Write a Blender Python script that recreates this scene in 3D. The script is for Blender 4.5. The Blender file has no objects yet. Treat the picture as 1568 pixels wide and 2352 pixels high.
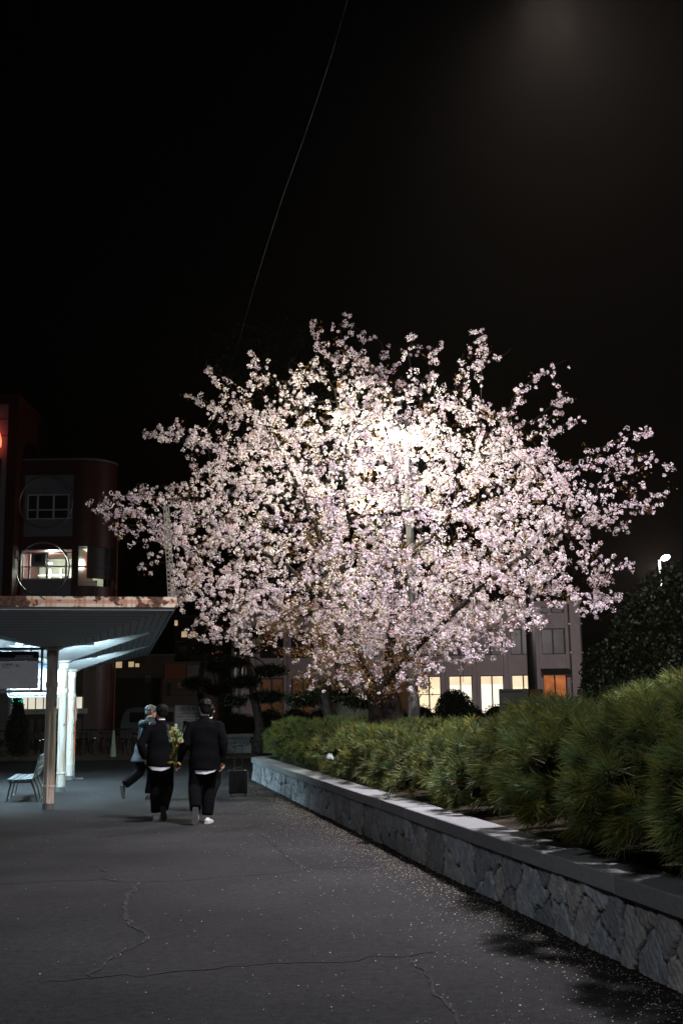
import bpy, bmesh, math, random
import numpy as np
from mathutils import Vector, Matrix, Euler

random.seed(7); rng = np.random.default_rng(7)
SC = bpy.context.scene
COL = SC.collection
PI = math.pi

# ------------------------------------------------------------------ camera
FPX = 2613.0; CX, CY, CAMH = 784.0, 1176.0, 1.5
PITCH = math.atan(465 / FPX); ROLL = 0.014
_f = np.array([0, math.cos(PITCH), math.sin(PITCH)]); _u = np.array([0, -math.sin(PITCH), math.cos(PITCH)]); _r = np.array([1.0, 0, 0])
_R = _r * math.cos(ROLL) - _u * math.sin(ROLL); _U = _u * math.cos(ROLL) + _r * math.sin(ROLL)
def ray(X, Y): return _f + (X - CX) / FPX * _R + (CY - Y) / FPX * _U
def G(X, Y, z=0.0):
    r = ray(X, Y); t = (z - CAMH) / r[2]; return np.array([0, 0, CAMH]) + t * r
def P(X, Y, d):
    r = ray(X, Y); return np.array([0, 0, CAMH]) + r * d / r[1]
cam_d = bpy.data.cameras.new('camera'); cam = bpy.data.objects.new('camera', cam_d); COL.objects.link(cam)
cam_d.sensor_fit = 'VERTICAL'; cam_d.sensor_height = 36; cam_d.lens = 36 * FPX / 2352; cam_d.clip_end = 2000; cam_d.clip_start = 0.1
M = Matrix(((_R[0], _U[0], -_f[0], 0), (_R[1], _U[1], -_f[1], 0), (_R[2], _U[2], -_f[2], CAMH), (0, 0, 0, 1)))
cam.matrix_world = M
SC.camera = cam

# ------------------------------------------------------------------ materials
def nodes(name):
    m = bpy.data.materials.new(name); m.use_nodes = True
    nt = m.node_tree; nt.nodes.clear()
    out = nt.nodes.new('ShaderNodeOutputMaterial')
    return m, nt, out
def mat(name, col, rough=0.6, metal=0.0, var=0.15, scale=6.0, bump=0.0, bscale=40.0, col2=None, spec=0.5, attr=None, transl=0.0, sheen=0.0):
    m, nt, out = nodes(name); N = nt.nodes; L = nt.links
    b = N.new('ShaderNodeBsdfPrincipled')
    b.inputs['Roughness'].default_value = rough; b.inputs['Metallic'].default_value = metal
    b.inputs['Specular IOR Level'].default_value = spec
    if sheen: b.inputs['Sheen Weight'].default_value = sheen
    tc = N.new('ShaderNodeTexCoord')
    n = N.new('ShaderNodeTexNoise'); n.inputs['Scale'].default_value = scale; n.inputs['Detail'].default_value = 5
    L.new(tc.outputs['Object'], n.inputs['Vector'])
    cr = N.new('ShaderNodeValToRGB')
    a = [c * (1 - var) for c in col]; z = [min(1, c * (1 + var)) for c in (col2 or col)]
    cr.color_ramp.elements[0].position = 0.3; cr.color_ramp.elements[1].position = 0.7
    cr.color_ramp.elements[0].color = (*a, 1); cr.color_ramp.elements[1].color = (*z, 1)
    L.new(n.outputs['Fac'], cr.inputs['Fac'])
    src = cr.outputs['Color']
    if attr:
        at = N.new('ShaderNodeAttribute'); at.attribute_name = attr
        mx = N.new('ShaderNodeMix'); mx.data_type = 'RGBA'; mx.blend_type = 'MULTIPLY'; mx.inputs['Factor'].default_value = 1
        L.new(src, mx.inputs['A']); L.new(at.outputs['Color'], mx.inputs['B']); src = mx.outputs['Result']
    L.new(src, b.inputs['Base Color'])
    if bump:
        n2 = N.new('ShaderNodeTexNoise'); n2.inputs['Scale'].default_value = bscale; n2.inputs['Detail'].default_value = 6
        L.new(tc.outputs['Object'], n2.inputs['Vector'])
        bp = N.new('ShaderNodeBump'); bp.inputs['Strength'].default_value = bump; bp.inputs['Distance'].default_value = 0.02
        L.new(n2.outputs['Fac'], bp.inputs['Height']); L.new(bp.outputs['Normal'], b.inputs['Normal'])
    sh = b.outputs['BSDF']
    if transl:
        t = N.new('ShaderNodeBsdfTranslucent'); L.new(src, t.inputs['Color'])
        ms = N.new('ShaderNodeMixShader'); ms.inputs['Fac'].default_value = transl
        L.new(sh, ms.inputs[1]); L.new(t.outputs['BSDF'], ms.inputs[2]); sh = ms.outputs['Shader']
    L.new(sh, out.inputs['Surface'])
    return m
def emit(name, col, strength, var=0.0, scale=2.0):
    m, nt, out = nodes(name); N = nt.nodes; L = nt.links
    e = N.new('ShaderNodeEmission'); e.inputs['Color'].default_value = (*col, 1); e.inputs['Strength'].default_value = strength
    if var:
        tc = N.new('ShaderNodeTexCoord'); n = N.new('ShaderNodeTexNoise'); n.inputs['Scale'].default_value = scale
        L.new(tc.outputs['Object'], n.inputs['Vector'])
        mr = N.new('ShaderNodeMapRange'); mr.inputs['From Min'].default_value = 0.3; mr.inputs['From Max'].default_value = 0.7
        mr.inputs['To Min'].default_value = strength * (1 - var); mr.inputs['To Max'].default_value = strength * (1 + var)
        L.new(n.outputs['Fac'], mr.inputs['Value']); L.new(mr.outputs['Result'], e.inputs['Strength'])
    L.new(e.outputs['Emission'], out.inputs['Surface'])
    return m

def asphalt():
    m, nt, out = nodes('asphalt'); N = nt.nodes; L = nt.links
    b = N.new('ShaderNodeBsdfPrincipled'); b.inputs['Roughness'].default_value = 0.95; b.inputs['Specular IOR Level'].default_value = 0.10
    tc = N.new('ShaderNodeTexCoord')
    big = N.new('ShaderNodeTexNoise'); big.inputs['Scale'].default_value = 0.35; big.inputs['Detail'].default_value = 6; big.inputs['Roughness'].default_value = 0.6
    fine = N.new('ShaderNodeTexNoise'); fine.inputs['Scale'].default_value = 110; fine.inputs['Detail'].default_value = 4
    vor = N.new('ShaderNodeTexVoronoi'); vor.inputs['Scale'].default_value = 75
    for n in (big, fine, vor): L.new(tc.outputs['Object'], n.inputs['Vector'])
    c1 = N.new('ShaderNodeValToRGB'); c1.color_ramp.elements[0].position = 0.3; c1.color_ramp.elements[1].position = 0.72
    c1.color_ramp.elements[0].color = (0.0172, 0.0172, 0.0186, 1); c1.color_ramp.elements[1].color = (0.0352, 0.0352, 0.0378, 1)
    L.new(big.outputs['Fac'], c1.inputs['Fac'])
    c2 = N.new('ShaderNodeValToRGB'); c2.color_ramp.elements[0].position = 0.3; c2.color_ramp.elements[1].position = 0.75
    c2.color_ramp.elements[0].color = (0.45, 0.45, 0.45, 1); c2.color_ramp.elements[1].color = (1.7, 1.7, 1.7, 1)
    L.new(fine.outputs['Fac'], c2.inputs['Fac'])
    mx = N.new('ShaderNodeMix'); mx.data_type = 'RGBA'; mx.blend_type = 'MULTIPLY'; mx.inputs['Factor'].default_value = 1
    L.new(c1.outputs['Color'], mx.inputs['A']); L.new(c2.outputs['Color'], mx.inputs['B'])
    c3 = N.new('ShaderNodeValToRGB'); c3.color_ramp.elements[0].position = 0.09; c3.color_ramp.elements[1].position = 0.13
    c3.color_ramp.elements[0].color = (0.10, 0.098, 0.096, 1); c3.color_ramp.elements[1].color = (0, 0, 0, 1)
    L.new(vor.outputs['Distance'], c3.inputs['Fac'])
    sel = N.new('ShaderNodeMath'); sel.operation = 'GREATER_THAN'; sel.inputs[1].default_value = 0.86
    sp = N.new('ShaderNodeSeparateColor'); L.new(vor.outputs['Color'], sp.inputs['Color']); L.new(sp.outputs['Red'], sel.inputs[0])
    ad = N.new('ShaderNodeMix'); ad.data_type = 'RGBA'; ad.blend_type = 'ADD'
    L.new(sel.outputs['Value'], ad.inputs['Factor']); L.new(mx.outputs['Result'], ad.inputs['A']); L.new(c3.outputs['Color'], ad.inputs['B'])
    # damp dirt along the wall foot, darkened further to paint in the hedge's shade
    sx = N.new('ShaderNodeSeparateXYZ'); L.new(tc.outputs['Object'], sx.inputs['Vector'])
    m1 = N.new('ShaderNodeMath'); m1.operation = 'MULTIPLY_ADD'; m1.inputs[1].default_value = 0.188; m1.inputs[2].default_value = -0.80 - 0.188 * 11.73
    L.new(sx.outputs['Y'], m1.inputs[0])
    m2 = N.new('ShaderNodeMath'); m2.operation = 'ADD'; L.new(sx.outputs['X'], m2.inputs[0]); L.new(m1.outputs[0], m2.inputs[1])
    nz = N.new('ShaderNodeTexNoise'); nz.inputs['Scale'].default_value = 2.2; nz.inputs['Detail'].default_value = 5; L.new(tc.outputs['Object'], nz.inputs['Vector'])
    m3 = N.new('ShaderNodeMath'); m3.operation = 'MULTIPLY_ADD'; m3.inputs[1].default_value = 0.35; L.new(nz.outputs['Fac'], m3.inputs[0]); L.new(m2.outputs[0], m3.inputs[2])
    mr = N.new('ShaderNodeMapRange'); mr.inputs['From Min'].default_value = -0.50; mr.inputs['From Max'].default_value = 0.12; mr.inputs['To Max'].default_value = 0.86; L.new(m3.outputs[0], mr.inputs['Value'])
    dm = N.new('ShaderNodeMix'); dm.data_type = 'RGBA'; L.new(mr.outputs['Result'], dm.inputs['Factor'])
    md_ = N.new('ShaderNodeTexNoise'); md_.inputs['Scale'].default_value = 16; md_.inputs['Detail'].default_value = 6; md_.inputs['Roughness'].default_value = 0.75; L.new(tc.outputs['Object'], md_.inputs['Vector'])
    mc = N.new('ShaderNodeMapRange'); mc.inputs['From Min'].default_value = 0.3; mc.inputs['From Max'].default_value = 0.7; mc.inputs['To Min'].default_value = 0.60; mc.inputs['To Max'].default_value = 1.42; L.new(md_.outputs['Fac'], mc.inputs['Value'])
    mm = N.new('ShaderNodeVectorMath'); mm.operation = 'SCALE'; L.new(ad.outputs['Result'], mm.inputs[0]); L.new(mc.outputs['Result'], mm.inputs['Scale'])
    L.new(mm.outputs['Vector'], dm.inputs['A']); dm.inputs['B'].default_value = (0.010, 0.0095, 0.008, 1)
    L.new(dm.outputs['Result'], b.inputs['Base Color'])
    bp = N.new('ShaderNodeBump'); bp.inputs['Strength'].default_value = 0.6; bp.inputs['Distance'].default_value = 0.006
    L.new(fine.outputs['Fac'], bp.inputs['Height']); L.new(bp.outputs['Normal'], b.inputs['Normal'])
    L.new(b.outputs['BSDF'], out.inputs['Surface'])
    return m

def rusty(name, base, z0=None, bands=None, rust=0.5, scale=3.0, streak=True):
    """painted metal with rust patches; bands = [(z, colour above z)] are paint stripes"""
    m, nt, out = nodes(name); N = nt.nodes; L = nt.links
    b = N.new('ShaderNodeBsdfPrincipled'); b.inputs['Roughness'].default_value = 0.55
    tc = N.new('ShaderNodeTexCoord')
    sp = N.new('ShaderNodeSeparateXYZ'); L.new(tc.outputs['Object'], sp.inputs['Vector'])
    src = None
    base_n = N.new('ShaderNodeRGB'); base_n.outputs[0].default_value = (*base, 1); src = base_n.outputs[0]
    for z, c in bands or []:
        g = N.new('ShaderNodeMath'); g.operation = 'GREATER_THAN'; g.inputs[1].default_value = z; L.new(sp.outputs['Z'], g.inputs[0])
        mx = N.new('ShaderNodeMix'); mx.data_type = 'RGBA'; L.new(g.outputs[0], mx.inputs['Factor']); L.new(src, mx.inputs['A']); mx.inputs['B'].default_value = (*c, 1); src = mx.outputs['Result']
    # faint runs of rust
    mp = N.new('ShaderNodeMapping'); mp.inputs['Scale'].default_value = (14, 14, 1.2); L.new(tc.outputs['Object'], mp.inputs['Vector'])
    ns = N.new('ShaderNodeTexNoise'); ns.inputs['Scale'].default_value = 1.6; ns.inputs['Detail'].default_value = 5; L.new(mp.outputs['Vector'], ns.inputs['Vector'])
    r1 = N.new('ShaderNodeValToRGB'); r1.color_ramp.elements[0].position = 0.47; r1.color_ramp.elements[1].position = 0.68
    L.new(ns.outputs['Fac'], r1.inputs['Fac'])
    f1 = N.new('ShaderNodeMath'); f1.operation = 'MULTIPLY'; f1.inputs[1].default_value = 0.75 if streak else 0.3; L.new(r1.outputs['Color'], f1.inputs[0])
    mx = N.new('ShaderNodeMix'); mx.data_type = 'RGBA'; L.new(f1.outputs[0], mx.inputs['Factor']); L.new(src, mx.inputs['A']); mx.inputs['B'].default_value = (0.36, 0.16, 0.05, 1); src = mx.outputs['Result']
    # flaked dark patches
    npch = N.new('ShaderNodeTexNoise'); npch.inputs['Scale'].default_value = scale; npch.inputs['Detail'].default_value = 8; npch.inputs['Roughness'].default_value = 0.62
    L.new(tc.outputs['Object'], npch.inputs['Vector'])
    r2 = N.new('ShaderNodeValToRGB'); r2.color_ramp.elements[0].position = 0.68 - 0.12 * rust; r2.color_ramp.elements[1].position = 0.70 - 0.12 * rust
    L.new(npch.outputs['Fac'], r2.inputs['Fac'])
    rc = N.new('ShaderNodeTexNoise'); rc.inputs['Scale'].default_value = 25; L.new(tc.outputs['Object'], rc.inputs['Vector'])
    rr = N.new('ShaderNodeValToRGB'); rr.color_ramp.elements[0].color = (0.035, 0.014, 0.008, 1); rr.color_ramp.elements[1].color = (0.16, 0.06, 0.02, 1)
    rr.color_ramp.elements[0].position = 0.4; rr.color_ramp.elements[1].position = 0.7; L.new(rc.outputs['Fac'], rr.inputs['Fac'])
    mx2 = N.new('ShaderNodeMix'); mx2.data_type = 'RGBA'; L.new(r2.outputs['Color'], mx2.inputs['Factor']); L.new(src, mx2.inputs['A']); L.new(rr.outputs['Color'], mx2.inputs['B'])
    L.new(mx2.outputs['Result'], b.inputs['Base Color'])
    bp = N.new('ShaderNodeBump'); bp.inputs['Strength'].default_value = 0.4; bp.inputs['Distance'].default_value = 0.01; L.new(npch.outputs['Fac'], bp.inputs['Height']); L.new(bp.outputs['Normal'], b.inputs['Normal'])
    L.new(b.outputs['BSDF'], out.inputs['Surface'])
    return m

def clear_film(name):
    m, nt, out = nodes(name); N = nt.nodes; L = nt.links
    t = N.new('ShaderNodeBsdfTransparent'); t.inputs['Color'].default_value = (0.95, 1, 0.97, 1)
    g = N.new('ShaderNodeBsdfGlossy'); g.inputs['Roughness'].default_value = 0.12; g.inputs['Color'].default_value = (0.9, 1, 0.95, 1)
    fr = N.new('ShaderNodeFresnel'); fr.inputs['IOR'].default_value = 1.6
    ms = N.new('ShaderNodeMixShader'); L.new(fr.outputs['Fac'], ms.inputs['Fac']); L.new(t.outputs['BSDF'], ms.inputs[1]); L.new(g.outputs['BSDF'], ms.inputs[2])
    L.new(ms.outputs['Shader'], out.inputs['Surface'])
    return m

MT = {}
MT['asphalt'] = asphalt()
MT['crack'] = mat('crack_tar', (0.0075, 0.007, 0.007), 0.95, var=0.3, scale=20)
MT['warm_ground'] = mat('warm_lit_ground', (0.085, 0.05, 0.03), 0.8, var=0.3, scale=8)
MT['soil'] = mat('soil', (0.012, 0.010, 0.007), 0.95, var=0.5, scale=5, bump=0.8, bscale=14, col2=(0.022, 0.017, 0.010), spec=0.1)
MT['stone'] = mat('rubble_stone', (0.24, 0.24, 0.245), 0.85, var=0.3, scale=11, bump=0.6, bscale=38, attr='tone')
MT['coping'] = mat('granite_coping', (0.175, 0.178, 0.183), 0.7, var=0.14, scale=30, bump=0.2, bscale=90, attr='tone')
MT['bark'] = mat('cherry_bark', (0.014, 0.011, 0.010), 0.9, var=0.35, scale=7, bump=1.0, bscale=20, spec=0.08, col2=(0.032, 0.026, 0.022))
MT['oldbark'] = mat('grey_bark', (0.16, 0.15, 0.125), 0.95, var=0.4, scale=5, bump=1.0, bscale=9)
MT['petal'] = mat('blossom_petals', (0.925, 0.868, 0.912), 0.6, var=0.02, scale=2, attr='tone', transl=0.28, spec=0.2)
MT['redleaf'] = mat('young_red_leaves', (0.21, 0.10, 0.045), 0.5, var=0.3, scale=3, attr='tone', transl=0.35)
MT['needle'] = mat('pine_needles', (0.088, 0.106, 0.029), 0.6, var=0.25, scale=1.6, attr='tone', transl=0.2, spec=0.25)
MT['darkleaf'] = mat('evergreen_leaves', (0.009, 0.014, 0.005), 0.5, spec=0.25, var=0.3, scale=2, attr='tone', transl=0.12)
MT['twig'] = mat('pine_twigs', (0.085, 0.06, 0.04), 0.9, var=0.3)
MT['core'] = mat('inner_shade_fill', (0.005, 0.005, 0.003), 1.0, var=0.3, spec=0.0)  # near-black filler inside the shrubs, inner shade put into its colour
MT['litter'] = mat('fallen_petals', (0.26, 0.235, 0.195), 0.8, var=0.1, attr='tone')
MT['soffit'] = mat('soffit_board', (0.44, 0.455, 0.46), 0.55, var=0.08, scale=2.5, spec=0.35)
MT['gap'] = mat('board_gap', (0.02, 0.02, 0.02), 0.9)
MT['fascia'] = rusty('fascia_paint', (0.64, 0.57, 0.44), bands=[(-0.108, (0.58, 0.30, 0.21)), (-0.048, (0.64, 0.58, 0.45))], rust=1.75, scale=2.6)
MT['post'] = rusty('post_paint', (0.46, 0.45, 0.42), rust=0.45, scale=5, streak=True)
MT['post_old'] = rusty('old_post_paint', (0.60, 0.56, 0.50), rust=0.2, scale=5)
MT['foot'] = mat('post_foot_concrete', (0.10, 0.10, 0.10), 0.9, var=0.4)
MT['galv'] = mat('grey_painted_pipe', (0.33, 0.34, 0.35), 0.45, var=0.1)
MT['board'] = mat('white_sign_board', (0.80, 0.80, 0.85), 0.45, var=0.05)
MT['navy'] = mat('navy_sign_header', (0.012, 0.022, 0.085), 0.4, var=0.05)
MT['blue'] = mat('blue_sign_header', (0.035, 0.11, 0.42), 0.4, var=0.05)
MT['letter'] = mat('white_lettering', (0.92, 0.92, 0.94), 0.5, var=0)
MT['ink'] = mat('black_ink', (0.02, 0.02, 0.025), 0.6, var=0)
MT['redink'] = mat('red_ink', (0.35, 0.05, 0.03), 0.6, var=0)
MT['orange'] = mat('orange_paint', (0.78, 0.16, 0.03), 0.5, var=0.08)
MT['slat'] = mat('bench_slats', (0.11, 0.13, 0.135), 0.4, var=0.15, scale=12)
MT['iron'] = mat('bench_iron', (0.13, 0.13, 0.13), 0.5, metal=0.3, var=0.2)
MT['skin'] = mat('skin', (0.55, 0.32, 0.23), 0.5, var=0.08)
MT['hair'] = mat('black_hair', (0.004, 0.0037, 0.0035), 0.5, spec=0.15, var=0.3, scale=60, bump=0.4, bscale=120)
MT['greyhair'] = mat('grey_hair', (0.09, 0.09, 0.092), 0.6, var=0.5, scale=60, bump=0.5, bscale=120)
MT['cloth'] = mat('black_cloth', (0.0035, 0.0035, 0.0045), 0.9, var=0.2, scale=8, bump=0.3, bscale=9, spec=0.04)
MT['cloth2'] = mat('charcoal_cloth', (0.0042, 0.0042, 0.0052), 0.9, spec=0.05, var=0.2, scale=8, bump=0.3, bscale=9)
MT['coat'] = mat('blue_grey_raincoat', (0.020, 0.031, 0.039), 0.6, spec=0.2, var=0.2, scale=6, bump=0.5, bscale=8)
MT['shirt'] = mat('white_shirt', (0.72, 0.72, 0.76), 0.8, var=0.05)
MT['white_shoe'] = mat('white_leather', (0.62, 0.62, 0.62), 0.5, var=0.08)
MT['sole_pale'] = mat('pale_sole', (0.55, 0.53, 0.53), 0.7, var=0.2, scale=40)
MT['sole_dark'] = mat('dark_sole', (0.035, 0.035, 0.035), 0.7, var=0.2, scale=40)
MT['sole_brown'] = mat('brown_sole', (0.10, 0.05, 0.035), 0.7, var=0.3, scale=30)
MT['black_shoe'] = mat('black_leather', (0.012, 0.012, 0.012), 0.35, var=0.2)
MT['case'] = mat('black_case_shell', (0.007, 0.0075, 0.009), 0.32, var=0.15, spec=0.35)
MT['chrome'] = mat('bright_metal', (0.6, 0.6, 0.6), 0.22, metal=1.0, var=0.05)
MT['rubber'] = mat('black_rubber', (0.014, 0.014, 0.014), 0.7, var=0.2)
MT['paper'] = mat('kraft_paper', (0.34, 0.21, 0.16), 0.8, var=0.1, scale=20)
MT['foil'] = mat('silver_foil', (0.6, 0.6, 0.62), 0.3, metal=0.8, var=0.2, scale=50)
MT['film'] = clear_film('clear_film')
MT['yellow'] = mat('yellow_petals', (0.50, 0.46, 0.14), 0.6, var=0.15, scale=30, transl=0.2)
MT['paleyellow'] = mat('pale_yellow_petals', (0.52, 0.52, 0.25), 0.6, var=0.1, scale=30, transl=0.2)
MT['ribbon'] = mat('golden_ribbon', (0.50, 0.31, 0.04), 0.35, var=0.1)
MT['stem'] = mat('green_stems', (0.08, 0.16, 0.04), 0.5, var=0.2)
MT['pole'] = mat('lamp_pole_grey', (0.07, 0.068, 0.065), 0.5, var=0.12, bump=0.1)
MT['darkpole'] = mat('dark_pole', (0.02, 0.02, 0.02), 0.6)
MT['concrete_l'] = mat('mauve_grey_render', (0.55, 0.46, 0.465), 0.85, var=0.08, scale=1.5, bump=0.15, bscale=20)
MT['frame_d'] = mat('dark_window_frame', (0.03, 0.028, 0.028), 0.5)
MT['frame_l'] = mat('pale_window_frame', (0.55, 0.53, 0.60), 0.5)
MT['glass_d'] = mat('dark_glass', (0.028, 0.026, 0.026), 0.12, var=0.2, scale=0.7)
MT['glass_c'] = mat('curtained_glass', (0.15, 0.125, 0.125), 0.35, var=0.3, scale=1.2)
MT['maroon'] = mat('maroon_tile', (0.055, 0.007, 0.006), 0.45, var=0.15, scale=3)
MT['mauve'] = mat('mauve_panel', (0.22, 0.18, 0.22), 0.6, var=0.1, scale=1)
MT['room'] = mat('cream_room', (0.50, 0.52, 0.44), 0.7, var=0.15, scale=1.5)
MT['shelf'] = mat('white_shelves', (0.75, 0.74, 0.70), 0.6, var=0.05)
MT['darkwall'] = mat('dark_brown_render', (0.085, 0.07, 0.055), 0.9, var=0.2, scale=0.8)
MT['darkred'] = mat('rust_red_panel', (0.20, 0.055, 0.025), 0.7, var=0.15)
MT['metalring'] = mat('ring_metal', (0.24, 0.23, 0.26), 0.35, metal=0.5, var=0.1)
MT['vanpaint'] = mat('van_paint', (0.16, 0.16, 0.165), 0.35, var=0.05)
MT['cone'] = mat('pale_green_cone', (0.42, 0.50, 0.40), 0.6, var=0.1)
MT['bike'] = mat('bicycle_paint', (0.02, 0.02, 0.022), 0.4, metal=0.4, var=0.3)
MT['notice'] = mat('notice_board_white', (0.50, 0.50, 0.56), 0.6, var=0.05)
MT['bag'] = mat('silvery_card', (0.55, 0.60, 0.62), 0.3, var=0.5, scale=25, bump=0.6, bscale=30)
MT['cable'] = mat('cable_grey', (0.012, 0.011, 0.011), 0.7)
MT['lampshell'] = mat('lamp_shell', (0.35, 0.35, 0.35), 0.4, metal=0.4)
MT['perf'] = mat('perforated_steel', (0.22, 0.20, 0.165), 0.6, var=0.2, scale=10)
MT['roof'] = mat('roof_sheet', (0.10, 0.10, 0.10), 0.8)
MT['e_tube'] = emit('tube_light', (0.62, 0.88, 1.0), 1500)
MT['e_lamp'] = emit('lamp_lens', (1.0, 1.0, 0.95), 60)
MT['e_far'] = emit('far_lamp_lens', (0.86, 0.90, 1.0), 14)
MT['e_win'] = emit('lit_blind', (1.0, 0.80, 0.52), 1.25, 0.12, 0.8)
MT['e_win_w'] = emit('lit_window_white', (1.0, 0.90, 0.70), 1.35, 0.1, 0.8)
MT['e_blind'] = emit('lit_roller_blind', (1.0, 0.76, 0.50), 1.15, 0.12, 1.2)
MT['e_org'] = emit('lit_window_orange', (1.0, 0.30, 0.10), 0.40, 0.3, 1.5)
MT['e_dim'] = emit('dim_window_brown', (1.0, 0.50, 0.25), 0.035, 0.4, 0.9)
MT['e_small'] = emit('small_lit_window', (1.0, 0.72, 0.40), 0.45, 0.2, 2)
MT['e_room'] = emit('room_lamp', (0.95, 0.97, 1.0), 9)
MT['e_blue'] = emit('blue_screen', (0.1, 0.4, 1.0), 2.0)
MT['e_neon'] = emit('red_neon', (1.0, 0.12, 0.06), 3.6)
MT['e_led'] = emit('green_led', (0.0, 0.8, 0.45), 2.2)
MT['e_panel'] = emit('lit_panel', (1.0, 0.93, 0.76), 0.8, 0.15, 0.6)

# ------------------------------------------------------------------ geometry helpers
def tag(o, label=None, cat=None, group=None, kind=None):
    for k, v in (('label', label), ('category', cat), ('group', group), ('kind', kind)):
        if v: o[k] = v
    return o
ORG = {}
def thing(name, loc, label, cat, group=None, rz=0.0):
    o = bpy.data.objects.new(name, None); COL.objects.link(o); o.location = loc; o.rotation_euler = (0, 0, rz)
    o.empty_display_size = 0.2
    ORG[o] = Vector(loc)
    return tag(o, label, cat, group)
def mesh_obj(name, verts, faces, mats, parent=None, origin=None, midx=None, smooth=False, tone=None, local=False):
    me = bpy.data.meshes.new(name)
    v = np.asarray(verts, dtype=np.float64).reshape(-1, 3)
    if parent is not None: origin = (0, 0, 0) if local else ORG[parent]
    if origin is None: origin = (0, 0, 0)
    org = np.array(origin[:])
    v = v - org
    if isinstance(faces, np.ndarray):
        n, k = faces.shape
        me.vertices.add(len(v)); me.vertices.foreach_set('co', v.astype(np.float32).ravel())
        me.loops.add(n * k); me.loops.foreach_set('vertex_index', faces.astype(np.int32).ravel())
        me.polygons.add(n); me.polygons.foreach_set('loop_start', np.arange(0, n * k, k, dtype=np.int32))
        me.update(calc_edges=True)
    else:
        me.from_pydata([tuple(p) for p in v], [], faces)
    for m in (mats if isinstance(mats, (list, tuple)) else [mats]): me.materials.append(m)
    if midx is not None: me.polygons.foreach_set('material_index', np.asarray(midx, dtype=np.int32))
    if smooth: me.polygons.foreach_set('use_smooth', np.ones(len(me.polygons), dtype=bool))
    if tone is not None:
        a = me.attributes.new('tone', 'FLOAT_COLOR', 'POINT')
        t = np.asarray(tone, dtype=np.float32)
        if t.ndim == 1: t = np.repeat(t[:, None], 3, 1)
        t = np.concatenate([t, np.ones((len(t), 1), np.float32)], 1)
        a.data.foreach_set('color', t.ravel())
    me.update()
    o = bpy.data.objects.new(name, me); COL.objects.link(o)
    if parent is not None:
        o.parent = parent; ORG[o] = Vector(origin[:])
    else:
        o.location = origin; ORG[o] = Vector(origin[:])
    return o

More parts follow.
